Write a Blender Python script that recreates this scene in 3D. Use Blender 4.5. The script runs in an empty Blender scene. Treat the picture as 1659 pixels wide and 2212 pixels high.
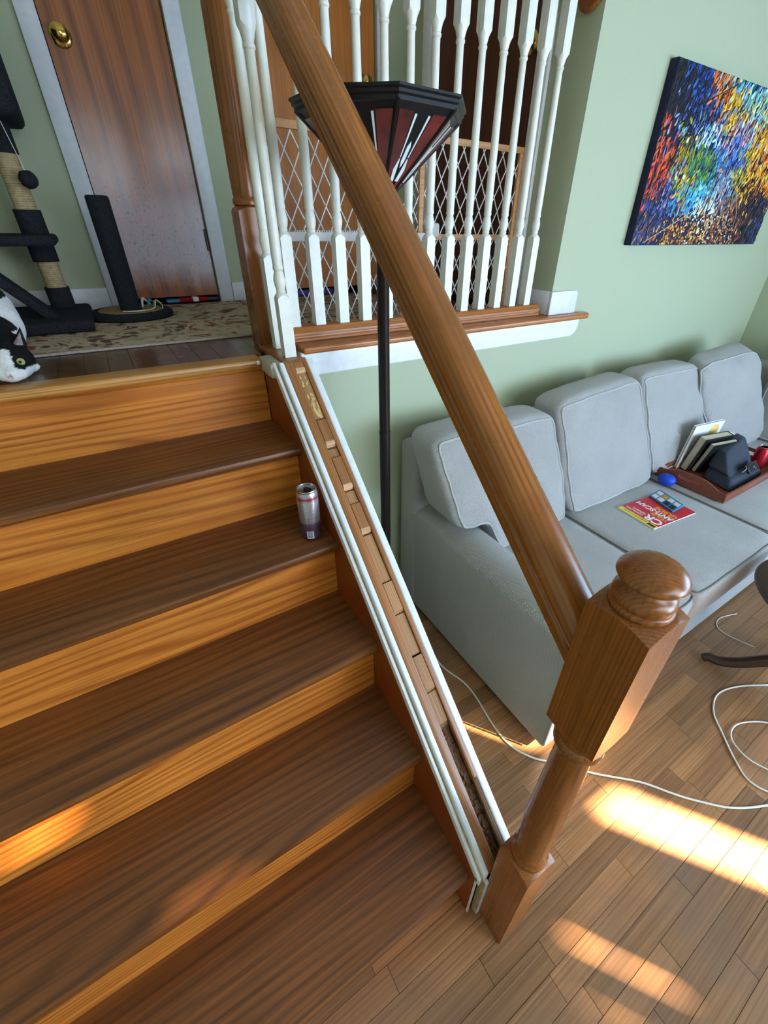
import bpy, bmesh, math, random
from mathutils import Vector, Matrix, Euler
from math import sin, cos, pi, radians
random.seed(7)
SC = bpy.context.scene
COL = SC.collection

# ------------------------------------------------------------------ camera
CAMF = 921.4
cd = bpy.data.cameras.new('camera'); cam = bpy.data.objects.new('camera', cd); COL.objects.link(cam)
cd.sensor_fit = 'HORIZONTAL'; cd.sensor_width = 36.0; cd.lens = CAMF / 1659 * 36
cd.shift_x = -45.6 / 1659; cd.shift_y = -8.0 / 1659; cd.clip_start = 0.02
cam.location = (-0.35466, 0.0002, 1.53309)
cam.rotation_euler = (0.985791, -0.0154149, -0.5699733)
SC.camera = cam

# ------------------------------------------------------------------ world, sun, added fill lamps, exposure
SC.view_settings.view_transform = 'Standard'; SC.view_settings.look = 'None'
SC.view_settings.gamma = 1; SC.view_settings.use_curve_mapping = False
SC.view_settings.exposure = 0.08
w = bpy.data.worlds.new('sky'); SC.world = w; w.use_nodes = True
bg = w.node_tree.nodes['Background']; bg.inputs[0].default_value = (0.55, 0.75, 1.0, 1); bg.inputs[1].default_value = 1.2

def area(name, loc, target, sx, sy, power, color):
    l = bpy.data.lights.new(name, 'AREA'); l.shape = 'RECTANGLE'; l.size = sx; l.size_y = sy
    l.energy = power; l.color = color
    o = bpy.data.objects.new(name, l); COL.objects.link(o); o.location = loc
    o.rotation_euler = (Vector(target) - Vector(loc)).to_track_quat('-Z', 'Y').to_euler()
    return o
SUN_AZ = Vector((-0.57, 0.82)).normalized(); SUN_EL = radians(35)
sd = bpy.data.lights.new('sun', 'SUN'); sd.energy = 170; sd.angle = radians(1.1); sd.color = (1.0, 0.80, 0.55)
so = bpy.data.objects.new('sun', sd); COL.objects.link(so)
so.rotation_euler = Vector((SUN_AZ.x * cos(SUN_EL), SUN_AZ.y * cos(SUN_EL), -sin(SUN_EL))).to_track_quat('-Z', 'Y').to_euler()
so.location = (3, -5, 4)
area('window_light', (3.2, -1.25, 1.35), (0.5, 0.9, 0.8), 1.5, 1.2, 68, (0.44, 0.69, 1.0))  # added lamp for sky light from the right, out of view
area('picture_window_light', (1.45, -2.35, 1.05), (0.9, 1.2, 0.8), 2.6, 1.0, 124, (0.43, 0.68, 1.0))  # added cool fill lamp behind the viewer
area('door_glass_light', (1.55, -2.35, 1.1), (0.5, 0.3, 0.4), 0.5, 1.5, 22, (1.0, 0.88, 0.72))  # added soft, warm fill lamp from low front right
area('upper_window_light', (0.3, -2.3, 2.0), (-0.3, 0.8, 0.9), 2.0, 0.9, 46, (0.78, 0.89, 1.0))  # added front lamp for highlights on nosings and risers

# ------------------------------------------------------------------ materials
def lin(c):
    def f(v):
        v /= 255.0
        return v / 12.92 if v <= 0.04045 else ((v + 0.055) / 1.055) ** 2.4
    return (f(c[0]), f(c[1]), f(c[2]), 1)
class NT:
    def __init__(s, name, rough=0.5, spec=0.5, metal=0):
        s.m = bpy.data.materials.new(name); s.m.use_nodes = True
        s.t = s.m.node_tree; s.b = s.t.nodes['Principled BSDF']
        s.b.inputs['Roughness'].default_value = rough; s.b.inputs['Metallic'].default_value = metal
        s.b.inputs['Specular IOR Level'].default_value = spec
    def n(s, typ, **kw):
        nd = s.t.nodes.new(typ)
        for k, v in kw.items():
            if k.startswith('i_'):
                key = k[2:]
                key = int(key) if key.isdigit() else key.replace('_', ' ')
                nd.inputs[key].default_value = v
            else: setattr(nd, k, v)
        return nd
    def l(s, a, b): s.t.links.new(a, b)
    def ramp(s, fac, stops):
        r = s.t.nodes.new('ShaderNodeValToRGB'); e = r.color_ramp.elements
        while len(e) < len(stops): e.new(0.5)
        for i, (p, c) in enumerate(stops): e[i].position = p; e[i].color = c
        s.l(fac, r.inputs[0]); return r.outputs[0]
    def mix(s, fac, a, b, mode='MIX'):
        m = s.t.nodes.new('ShaderNodeMix'); m.data_type = 'RGBA'; m.blend_type = mode
        for v, i in ((fac, 0), (a, 6), (b, 7)):
            if hasattr(v, 'links') or hasattr(v, 'is_output'): s.l(v, m.inputs[i])
            else: m.inputs[i].default_value = v
        return m.outputs[2]
    def math(s, op, a, b=None, c=None):
        m = s.t.nodes.new('ShaderNodeMath'); m.operation = op
        for i, v in enumerate((a, b, c)):
            if v is None: continue
            if hasattr(v, 'is_output'): s.l(v, m.inputs[i])
            else: m.inputs[i].default_value = v
        return m.outputs[0]
    def coords(s, scale=(1, 1, 1), rot=(0, 0, 0), rand=0.0):
        tc = s.n('ShaderNodeTexCoord'); src = tc.outputs['Object']
        if rand:
            oi = s.n('ShaderNodeObjectInfo'); cb = s.n('ShaderNodeCombineXYZ')
            r1 = s.math('MULTIPLY', oi.outputs['Random'], rand); r2 = s.math('MULTIPLY', oi.outputs['Random'], rand * 7.3)
            s.l(r1, cb.inputs[0]); s.l(r2, cb.inputs[1]); s.l(r1, cb.inputs[2])
            ad = s.n('ShaderNodeVectorMath', operation='ADD'); s.l(src, ad.inputs[0]); s.l(cb.outputs[0], ad.inputs[1]); src = ad.outputs[0]
        m = s.n('ShaderNodeMapping'); m.inputs['Rotation'].default_value = rot
        s.l(src, m.inputs['Vector'])
        m2 = s.n('ShaderNodeMapping'); m2.inputs['Scale'].default_value = scale
        s.l(m.outputs[0], m2.inputs['Vector']); return m2.outputs[0]
    def noise(s, vec, scale=5, detail=3, rough=0.5, dist=0):
        nd = s.n('ShaderNodeTexNoise'); s.l(vec, nd.inputs['Vector'])
        nd.inputs['Scale'].default_value = scale; nd.inputs['Detail'].default_value = detail
        nd.inputs['Roughness'].default_value = rough; nd.inputs['Distortion'].default_value = dist
        return nd.outputs[0]
    def bump(s, h, strength=0.2, dist=0.002):
        b = s.n('ShaderNodeBump'); b.inputs['Strength'].default_value = strength; b.inputs['Distance'].default_value = dist
        s.l(h, b.inputs['Height']); s.l(b.outputs[0], s.b.inputs['Normal'])
    def color(s, c): s.l(c, s.b.inputs['Base Color'])

def flat(name, c, rough=0.5, spec=0.5, metal=0, nz=0.06, bump=0.05, nscale=40):
    m = NT(name, rough, spec, metal); v = m.coords()
    n = m.noise(v, nscale, 3)
    c1 = lin([max(0, x * (1 - nz)) for x in c]); c2 = lin([min(255, x * (1 + nz)) for x in c])
    m.color(m.ramp(n, [(0.3, c1), (0.7, c2)]))
    if bump: m.bump(n, bump, 0.001)
    return m.m

def wood(name, dark, mid, light, axis='X', rough=0.3, rings=26, lines=0.45, cell=6.0, rand=3.0, var=0.0, coat=0.0, rot=(0, 0, 0), wear=None, bump=0.08, freq=75):
    """grain runs along axis: contour lines of a stretched noise give the cathedral figure"""
    m = NT(name, rough)
    st = 0.13
    sc = {'X': (st, 1, 1), 'Y': (1, st, 1), 'Z': (1, 1, st)}[axis]
    v = m.coords(sc, rot, rand)
    fld = m.noise(v, cell, 2, 0.5, 0.0)
    sp = m.n('ShaderNodeSeparateXYZ'); m.l(m.coords((1, 1, 1), rot, rand), sp.inputs[0])
    ia, ib = {'X': (1, 2), 'Y': (0, 2), 'Z': (0, 1)}[axis]
    across = m.math('ADD', sp.outputs[ia], m.math('MULTIPLY', sp.outputs[ib], 1.0))
    ph = m.math('ADD', m.math('MULTIPLY', across, freq * 6.28), m.math('MULTIPLY', fld, rings * 6.28))
    s = m.math('ADD', m.math('MULTIPLY', m.math('SINE', ph), 0.5), 0.5)
    s = m.math('POWER', s, 2.0)
    amp = m.noise(m.coords(sc, rot, rand + 0.37), 14, 2)
    s = m.math('MULTIPLY', s, m.math('MULTIPLY_ADD', amp, 1.4, 0.15))
    sf = {'X': (0.012, 1, 1), 'Y': (1, 0.012, 1), 'Z': (1, 1, 0.012)}[axis]
    vf = m.coords(sf, rot, rand)
    fib = m.noise(vf, 300, 2, 0.6)
    fib2 = m.noise(vf, 130, 2, 0.6)
    base = m.ramp(fib2, [(0.3, lin(mid)), (0.7, lin(light))])
    base = m.mix(m.math('MULTIPLY', s, lines), base, lin(dark))
    pores = m.ramp(m.noise(vf, 190, 2, 0.6), [(0.34, (1, 1, 1, 1)), (0.50, (0, 0, 0, 1))])
    base = m.mix(m.math('MULTIPLY', pores, 0.35), base, lin([c * 0.72 for c in dark]))
    big = m.noise(m.coords((1, 1, 1), rot, rand), 3.5, 3)
    base = m.mix(0.55, base, m.ramp(big, [(0.3, (0.72, 0.70, 0.68, 1)), (0.7, (1.25, 1.22, 1.18, 1))]), 'MULTIPLY')
    if var:
        oi = m.n('ShaderNodeObjectInfo')
        vr = m.ramp(oi.outputs['Random'], [(0.0, (1 - var, 1 - var, 1 - var * 1.1, 1)), (1.0, (1 + var, 1 + var * 0.95, 1 + var * 0.8, 1))])
        base = m.mix(1.0, base, vr, 'MULTIPLY')
    if wear:
        wv = m.noise(m.coords((1, 1, 1), rot, 0), 2.6, 5, 0.65)
        wf = m.ramp(wv, [(0.45, (0, 0, 0, 1)), (0.66, (1, 1, 1, 1))])
        base = m.mix(m.math('MULTIPLY', wf, 0.6), base, lin(wear))
    m.color(base)
    sm = m.noise(m.coords((1, 1, 1), rot, 0), 6, 4, 0.6)
    m.l(m.math('MULTIPLY_ADD', sm, 0.25, rough - 0.12), m.b.inputs['Roughness'])
    m.b.inputs['Coat Weight'].default_value = coat; m.b.inputs['Coat Roughness'].default_value = 0.15
    m.bump(m.math('ADD', m.math('MULTIPLY', fib2, 0.5), m.math('MULTIPLY', s, -0.10)), bump, 0.001)
    return m.m

SLOPE = math.atan2(0.2, 0.218491)
M = {}
M['tread'] = wood('tread_wood', (46, 22, 8), (112, 62, 26), (140, 84, 38), 'X', 0.36, 12, 0.5, 4.0, coat=0.0, freq=34)
M['riser'] = wood('riser_wood', (146, 66, 16), (212, 122, 44), (226, 144, 60), 'X', 0.32, 14, 0.7, 3.6, coat=0.25, freq=26)
M['skirt'] = wood('skirt_wood', (92, 38, 12), (138, 60, 22), (154, 72, 28), 'Y', 0.36, 3, 0.4, 4, coat=0.0, rot=(-SLOPE, 0, 0), freq=50)
M['newel'] = wood('newel_oak', (80, 40, 14), (150, 86, 36), (170, 102, 46), 'Z', 0.27, 2.5, 0.40, 6, coat=0.0, freq=190)
M['rail'] = wood('rail_oak', (84, 44, 14), (160, 94, 38), (182, 112, 50), 'Y', 0.26, 4, 0.45, 5, coat=0.0, rot=(-SLOPE, 0, 0), freq=90, wear=(120, 66, 28))
M['cap'] = wood('cap_oak', (110, 64, 30), (162, 102, 56), (184, 122, 70), 'Y', 0.4, 2, 0.5, 9, rot=(-SLOPE, 0, 0), coat=0.1, freq=190)
M['ledge'] = wood('ledge_oak', (120, 62, 22), (178, 106, 50), (198, 126, 64), 'X', 0.3, 3, 0.5, 9, coat=0.0, freq=150)
M['fillet'] = wood('fillet_oak', (130, 84, 48), (178, 126, 80), (198, 146, 98), 'Y', 0.6, 2, 0.5, 9, rot=(-SLOPE, 0, 0), freq=200)
M['raw'] = wood('raw_wood', (170, 120, 80), (214, 164, 120), (226, 180, 140), 'X', 0.8, 14, 0.2, 9)
M['rough'] = wood('rough_old_wood', (60, 42, 30), (120, 86, 58), (150, 112, 80), 'Y', 0.85, 5, 0.7, 20, rot=(-SLOPE, 0, 0), bump=0.4, freq=200)
M['plank'] = wood('floor_plank', (92, 58, 34), (146, 102, 66), (172, 124, 82), 'X', 0.36, 4, 0.24, 6, var=0.24, coat=0.0, wear=(124, 96, 76), freq=110)
M['landing_plank'] = wood('landing_plank', (46, 24, 10), (96, 56, 28), (120, 74, 40), 'Y', 0.26, 4, 0.5, 6, var=0.28, coat=0.0, freq=110)
M['nosing'] = wood('nosing_oak', (124, 76, 30), (190, 126, 60), (210, 148, 80), 'X', 0.3, 3, 0.5, 8, coat=0.2, freq=150)
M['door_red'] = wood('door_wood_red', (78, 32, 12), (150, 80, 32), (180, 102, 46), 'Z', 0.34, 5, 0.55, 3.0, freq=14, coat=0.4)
M['door_orange'] = wood('door_wood_orange', (150, 80, 26), (196, 116, 44), (212, 134, 56), 'Z', 0.45, 3, 0.3, 3, freq=8)
M['door_dark'] = wood('door_wood_dark', (40, 18, 8), (78, 36, 16), (96, 48, 24), 'Z', 0.45, 3, 0.35, 3, freq=12)
M['gate'] = wood('gate_wood', (176, 116, 70), (210, 154, 102), (222, 168, 116), 'X', 0.5, 2, 0.3, 9, freq=200)
M['mahogany'] = wood('mahogany', (28, 14, 11), (50, 26, 20), (64, 34, 26), 'X', 0.3, 10, 0.3, 6, coat=0.2)
M['tray'] = wood('tray_wood', (86, 40, 26), (128, 66, 46), (146, 80, 58), 'X', 0.35, 10, 0.3, 6)
M['white'] = flat('white_paint', (240, 241, 244), 0.32, 0.5, 0, 0.02, 0.03)
M['cream'] = flat('cream_paint', (234, 230, 218), 0.35, 0.5, 0, 0.02, 0.03)
M['casing'] = flat('casing_white', (222, 222, 228), 0.4, 0.5, 0, 0.02, 0.03)
M['tan'] = flat('bare_tan', (178, 158, 124), 0.8, 0.3, 0, 0.12, 0.3)
M['dark'] = flat('dark_gap', (24, 16, 10), 0.9, 0.1, 0, 0.2, 0.3)
M['wall'] = flat('green_wall', (180, 186, 156), 0.62, 0.3, 0, 0.012, 0.08, 220)
M['ceil'] = flat('ceiling_white', (228, 226, 218), 0.9, 0.2, 0, 0.01, 0.02)
M['brass'] = flat('brass', (214, 172, 96), 0.18, 0.5, 1.0, 0.04, 0.02)
M['bronze'] = flat('dark_bronze', (38, 30, 30), 0.35, 0.5, 0.6, 0.1, 0.02)
M['shadeframe'] = flat('shade_leading', (20, 16, 18), 0.4, 0.5, 0.3, 0.2, 0.1)
M['redglass'] = flat('red_glass', (92, 28, 20), 0.18, 0.6, 0, 0.35, 0.1, 18)
M['whiteglass'] = flat('white_glass', (226, 238, 236), 0.15, 0.6, 0, 0.03, 0.0)
M['charcoal'] = flat('charcoal_plush', (40, 41, 46), 0.95, 0.1, 0, 0.3, 0.8, 300)
M['black'] = flat('black_plastic', (20, 20, 22), 0.35, 0.5, 0, 0.1, 0.05)
M['cable'] = flat('white_cable', (226, 222, 212), 0.4, 0.5, 0, 0.02, 0)
M['plasticwhite'] = flat('white_plastic', (226, 220, 216), 0.35, 0.5, 0, 0.02, 0)
M['blue'] = flat('blue_rubber', (22, 72, 196), 0.5, 0.4, 0, 0.1, 0.05)
M['bluebox'] = flat('blue_print', (48, 128, 176), 0.4, 0.5, 0, 0.1, 0.02)
M['navy'] = flat('navy_print', (22, 34, 60), 0.4, 0.5, 0, 0.1, 0.02)
M['red'] = flat('magazine_red', (200, 34, 52), 0.35, 0.5, 0, 0.04, 0.0)
M['yellow'] = flat('print_yellow', (236, 208, 60), 0.35, 0.5, 0, 0.03, 0.0)
M['gold'] = flat('print_gold', (228, 160, 50), 0.35, 0.5, 0, 0.03, 0.0)
M['paper'] = flat('white_paper', (232, 230, 232), 0.6, 0.3, 0, 0.02, 0.0)
M['pages'] = flat('book_pages', (196, 184, 158), 0.8, 0.2, 0, 0.12, 0.2, 400)
M['redcloth'] = flat('red_cloth', (150, 22, 34), 0.9, 0.2, 0, 0.1, 0.3)
M['purple'] = flat('purple_plastic', (80, 62, 150), 0.4, 0.4, 0, 0.1, 0)
M['slate'] = flat('slate_fabric', (58, 62, 72), 0.85, 0.2, 0, 0.2, 0.5, 300)
M['redcan'] = flat('red_can', (176, 20, 40), 0.25, 0.5, 0.5, 0.05, 0)
M['alu'] = flat('aluminium', (200, 200, 205), 0.22, 0.5, 1.0, 0.05, 0.02)
M['canvas_edge'] = flat('canvas_edge_navy', (26, 28, 58), 0.7, 0.3, 0, 0.2, 0.2)

def mk_sisal():
    m = NT('sisal_rope', 0.85, 0.2); v = m.coords()
    sp = m.n('ShaderNodeSeparateXYZ'); m.l(v, sp.inputs[0])
    s = m.math('SINE', m.math('MULTIPLY', sp.outputs[2], 900))
    n = m.noise(v, 60, 3)
    m.color(m.mix(0.25, m.ramp(n, [(0.3, lin((176, 152, 112))), (0.7, lin((212, 190, 150)))]), m.ramp(s, [(0, lin((130, 106, 72))), (1, lin((220, 200, 160)))])))
    m.bump(s, 0.6, 0.002); return m.m
M['sisal'] = mk_sisal()
def mk_sofa():
    m = NT('sofa_herringbone', 0.9, 0.2); v = m.coords()
    sp = m.n('ShaderNodeSeparateXYZ'); m.l(v, sp.inputs[0])
    a = m.math('ADD', sp.outputs[0], sp.outputs[1])
    zz = m.math('PINGPONG', a, 0.006)
    s = m.math('SINE', m.math('MULTIPLY', m.math('ADD', m.math('ADD', sp.outputs[2], m.math('MULTIPLY', sp.outputs[1], 0.6)), zz), 1500))
    n = m.noise(v, 500, 3, 0.7); b = m.noise(v, 5, 4)
    wr = m.noise(m.coords((1, 1, 0.35)), 9, 4, 0.55, 1.2)
    c = m.ramp(n, [(0.3, lin((152, 148, 144))), (0.7, lin((212, 208, 204)))])
    c = m.mix(0.35, c, m.ramp(s, [(0, lin((132, 128, 124))), (1, lin((186, 182, 178)))]))
    c = m.mix(0.5, c, m.ramp(b, [(0.3, (0.88, 0.87, 0.86, 1)), (0.7, (1.1, 1.1, 1.1, 1))]), 'MULTIPLY')
    m.color(c)
    m.b.inputs['Sheen Weight'].default_value = 0.25
    m.bump(m.math('ADD', m.math('MULTIPLY', wr, 9.0), m.math('ADD', m.math('MULTIPLY', s, 0.9), n)), 0.5, 0.0025); return m.m
M['sofa'] = mk_sofa()
M['piping'] = flat('sofa_piping', (176, 174, 172), 0.85, 0.2, 0, 0.06, 0.2, 300)
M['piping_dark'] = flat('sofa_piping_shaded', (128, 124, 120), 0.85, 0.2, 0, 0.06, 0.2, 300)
def mk_rug():
    m = NT('rug_pile', 0.95, 0.1); v = m.coords((1, 1, 1))
    n1 = m.noise(v, 8, 4, 0.6, 1.6); n2 = m.noise(m.coords((1.1, 1.1, 1), (0, 0, 0.7)), 6, 4, 0.6, 2.2)
    c = m.ramp(n1, [(0.40, lin((104, 84, 76))), (0.45, lin((190, 174, 152))), (0.57, lin((200, 184, 162))), (0.62, lin((150, 92, 78)))])
    c2 = m.ramp(n2, [(0.38, lin((126, 122, 100))), (0.43, lin((236, 226, 210))), (1.0, lin((240, 230, 214)))])
    c = m.mix(0.5, c, c2, 'MULTIPLY'); f = m.noise(v, 500, 2)
    c = m.mix(0.4, c, m.ramp(f, [(0.3, (0.6, 0.6, 0.6, 1)), (0.7, (1.2, 1.2, 1.2, 1))]), 'MULTIPLY')
    m.color(c); m.bump(f, 0.6, 0.003); return m.m
M['rug'] = mk_rug()
M['rug_edge'] = flat('rug_binding', (170, 160, 150), 0.9, 0.1, 0, 0.1, 0.3, 300)
def mk_door_scuff_sheen():
    # worn, pitted varnish low on the door, with a reflected sheen painted into its colour
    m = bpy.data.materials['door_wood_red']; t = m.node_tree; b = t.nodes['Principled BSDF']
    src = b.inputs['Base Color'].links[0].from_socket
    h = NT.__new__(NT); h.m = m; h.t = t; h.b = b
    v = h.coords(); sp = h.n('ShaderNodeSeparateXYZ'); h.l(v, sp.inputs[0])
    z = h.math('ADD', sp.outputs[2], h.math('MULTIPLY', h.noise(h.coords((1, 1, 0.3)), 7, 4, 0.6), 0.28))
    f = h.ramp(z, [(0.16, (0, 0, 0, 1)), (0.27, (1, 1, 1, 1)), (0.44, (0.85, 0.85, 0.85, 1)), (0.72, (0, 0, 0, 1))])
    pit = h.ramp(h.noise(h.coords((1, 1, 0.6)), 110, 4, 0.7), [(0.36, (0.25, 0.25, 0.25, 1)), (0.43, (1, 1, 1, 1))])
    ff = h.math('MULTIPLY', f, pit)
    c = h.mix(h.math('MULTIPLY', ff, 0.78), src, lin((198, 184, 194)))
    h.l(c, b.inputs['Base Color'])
mk_door_scuff_sheen()
def mk_cat():
    m = NT('cat_fur', 0.85, 0.25)
    a = m.n('ShaderNodeVertexColor'); a.layer_name = 'fur'
    n = m.noise(m.coords((1, 1, 0.25)), 260, 3, 0.7)
    m.color(m.mix(0.5, a.outputs[0], m.ramp(n, [(0.3, (0.6, 0.6, 0.6, 1)), (0.7, (1.15, 1.15, 1.15, 1))]), 'MULTIPLY'))
    m.bump(n, 0.7, 0.003); return m.m
M['cat'] = mk_cat()
def mk_vcol(name, layer, rough=0.5, spec=0.4):
    m = NT(name, rough, spec); a = m.n('ShaderNodeVertexColor'); a.layer_name = layer
    n = m.noise(m.coords(), 300, 3, 0.6)
    m.color(a.outputs[0]); m.bump(n, 0.3, 0.001); return m.m
M['paint'] = mk_vcol('oil_paint', 'paint', 0.35)
def mk_can():
    # printed aluminium sleeve: fine lines of small print, a red band at the top, violet at the bottom
    m = NT('can_print', 0.25, 0.5, 0.75); v = m.coords(); sp = m.n('ShaderNodeSeparateXYZ'); m.l(v, sp.inputs[0])
    z = sp.outputs[2]
    base = m.ramp(m.math('MULTIPLY', z, 1 / 0.157), [(0.10, lin((110, 84, 120))), (0.35, lin((128, 104, 134))), (0.40, lin((196, 186, 196))), (0.78, lin((214, 208, 214))), (0.80, lin((206, 200, 206))), (0.86, lin((186, 44, 70))), (0.90, lin((200, 190, 200)))])
    row = m.math('SINE', m.math('MULTIPLY', z, 2 * pi / 0.0056)); n = m.noise(m.coords((1, 1, 0.05)), 900, 2, 0.8)
    txt = m.math('MULTIPLY', m.math('GREATER_THAN', row, 0.1), m.math('GREATER_THAN', n, 0.5))
    m.color(m.mix(m.math('MULTIPLY', txt, 0.55), base, lin((90, 70, 110)))); return m.m
M['can'] = mk_can()

# ------------------------------------------------------------------ mesh helpers
ORG = {}
def setp(o, label=None, cat=None, group=None, kind=None):
    if label: o['label'] = label
    if cat: o['category'] = cat
    if group: o['group'] = group
    if kind: o['kind'] = kind
    return o
def thing(name, label, cat, loc=(0, 0, 0), group=None):
    o = bpy.data.objects.new(name, None); COL.objects.link(o); o.location = loc; o.empty_display_size = 0.05
    ORG[o] = Vector(loc); return setp(o, label, cat, group)
def newobj(name, me, mat, parent=None, origin=(0, 0, 0)):
    for p in me.polygons: pass
    o = bpy.data.objects.new(name, me); COL.objects.link(o)
    if mat is not None and not me.materials: me.materials.append(mat)
    if parent is not None:
        po = ORG.get(parent, Vector((0, 0, 0))); o.parent = parent
        org = Vector(origin) if tuple(origin) != (0, 0, 0) else po
        me.transform(Matrix.Translation(-org)); o.location = org - po; ORG[o] = org
    else:
        org = Vector(origin); me.transform(Matrix.Translation(-org)); o.location = org; ORG[o] = org
    return o
class MB:
    def __init__(s): s.bm = bmesh.new()
    def add(s, bm2):
        me = bpy.data.meshes.new('t'); bm2.to_mesh(me); bm2.free(); s.bm.from_mesh(me); bpy.data.meshes.remove(me); return s
    def box(s, x0, x1, y0, y1, z0, z1, bev=0, seg=2, mat=None):
        b = bmesh.new(); bmesh.ops.create_cube(b, size=1)
        for v in b.verts: v.co = Vector(((x0 + x1) / 2 + v.co.x * (x1 - x0), (y0 + y1) / 2 + v.co.y * (y1 - y0), (z0 + z1) / 2 + v.co.z * (z1 - z0)))
        if bev: bmesh.ops.bevel(b, geom=b.edges[:], offset=bev, segments=seg, affect='EDGES', profile=0.5)
        if mat is not None: b.transform(mat)
        return s.add(b)
    def prism(s, pts, axis, a, b_, bev=0, seg=2):
        """pts: polygon in the plane of the two other axes (in xyz order)"""
        b = bmesh.new()
        def co(p, t):
            if axis == 'x': return (t, p[0], p[1])
            if axis == 'y': return (p[0], t, p[1])
            return (p[0], p[1], t)
        A = [b.verts.new(co(p, a)) for p in pts]; B = [b.verts.new(co(p, b_)) for p in pts]
        b.faces.new(A); b.faces.new(B[::-1]); n = len(pts)
        for i in range(n): b.faces.new((A[i], B[i], B[(i + 1) % n], A[(i + 1) % n]))
        bmesh.ops.recalc_face_normals(b, faces=b.faces[:])
        if bev: bmesh.ops.bevel(b, geom=b.edges[:], offset=bev, segments=seg, affect='EDGES', profile=0.5)
        return s.add(b)
    def turned(s, cx, cy, secs, n=24, cap=True, tilt=None):
        """secs: (z, half-width or radius, squareness 0..1)"""
        b = bmesh.new(); rings = []
        for sec in secs:
            z, r, q = sec[:3]; drop = sec[3] if len(sec) > 3 else 0
            ring = []
            for i in range(n):
                a = 2 * pi * (i + 0.0) / n + pi / 4; c, d = cos(a), sin(a)
                rad = r * ((1 - q) + q / max(abs(c), abs(d)))
                ring.append(b.verts.new((cx + rad * c, cy + rad * d, z - drop * (1 / max(abs(c), abs(d)) - 1) / 0.414)))
            rings.append(ring)
        for k in range(len(rings) - 1):
            for i in range(n): b.faces.new((rings[k][i], rings[k][(i + 1) % n], rings[k + 1][(i + 1) % n], rings[k + 1][i]))
        if cap: b.faces.new(rings[0][::-1]); b.faces.new(rings[-1])
        if tilt is not None: b.transform(tilt)
        return s.add(b)
    def tube(s, pts, r, seg=8, smooth=True, closed=False, rs=None):
        P = [Vector(p) for p in pts]
        if smooth and len(P) > 2: P = catmull(P, 6, closed)
        b = bmesh.new(); rings = []; N = len(P); up = None
        for i, p in enumerate(P):
            if closed: t = (P[(i + 1) % N] - P[i - 1])
            else: t = P[min(i + 1, N - 1)] - P[max(i - 1, 0)]
            t.normalize()
            if up is None: up = t.orthogonal().normalized()
            up = (up - t * up.dot(t)).normalized(); sd_ = t.cross(up)
            rr = r if rs is None else rs(i / (N - 1))
            rings.append([b.verts.new(p + (up * cos(2 * pi * k / seg) + sd_ * sin(2 * pi * k / seg)) * rr) for k in range(seg)])
        R_ = N if closed else N - 1
        for i in range(R_):
            A, B = rings[i], rings[(i + 1) % N]
            if closed and i == N - 1:
                off = min(range(seg), key=lambda o: (A[0].co - B[o].co).length)
                B = B[off:] + B[:off]
            for k in range(seg): b.faces.new((A[k], A[(k + 1) % seg], B[(k + 1) % seg], B[k]))
        if not closed: b.faces.new(rings[0][::-1]); b.faces.new(rings[-1])
        return s.add(b)
    def mesh(s, verts, faces):
        b = bmesh.new(); V = [b.verts.new(v) for v in verts]
        for f in faces: b.faces.new([V[i] for i in f])
        return s.add(b)
    def build(s, name, mat, parent=None, smooth=False, origin=(0, 0, 0), angle=35):
        bmesh.ops.recalc_face_normals(s.bm, faces=s.bm.faces[:])
        me = bpy.data.meshes.new(name); s.bm.to_mesh(me); s.bm.free()
        if smooth:
            for p in me.polygons: p.use_smooth = True
            try: me.set_sharp_from_angle(angle=radians(angle))
            except Exception: pass
        return newobj(name, me, mat, parent, origin)
def catmull(P, k=6, closed=False):
    out = []; n = len(P); rng = n if closed else n - 1
    for i in range(rng):
        p0 = P[(i - 1) % n] if closed or i > 0 else P[0]; p1 = P[i]; p2 = P[(i + 1) % n]; p3 = P[(i + 2) % n] if closed or i + 2 < n else P[-1]
        for j in range(k):
            t = j / k
            out.append(0.5 * ((2 * p1) + (p2 - p0) * t + (2 * p0 - 5 * p1 + 4 * p2 - p3) * t * t + (3 * p1 - p0 - 3 * p2 + p3) * t ** 3))
    if not closed: out.append(P[-1].copy())
    return out
def copy_thing(root, loc):
    r = root.copy(); COL.objects.link(r); r.location = loc
    def rec(a, b):
        for ch in [c for c in bpy.data.objects if c.parent == a]:
            d = ch.copy(); COL.objects.link(d); d.parent = b; rec(ch, d)
    rec(root, r); return r
def st(o): o['kind'] = 'structure'; return o

# ------------------------------------------------------------------ dimensions
H = 0.2; RUN = 0.218491; OV = 0.0313; K = H / RUN
XL = -1.25      # left wall of the stairwell
XW = 1.245      # wall at the right end of the balcony
YW = 1.345      # sofa wall
YB = 2.49       # hall wall with the doors
XR = 3.25
YF = -2.4
ZC = 3.75

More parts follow.
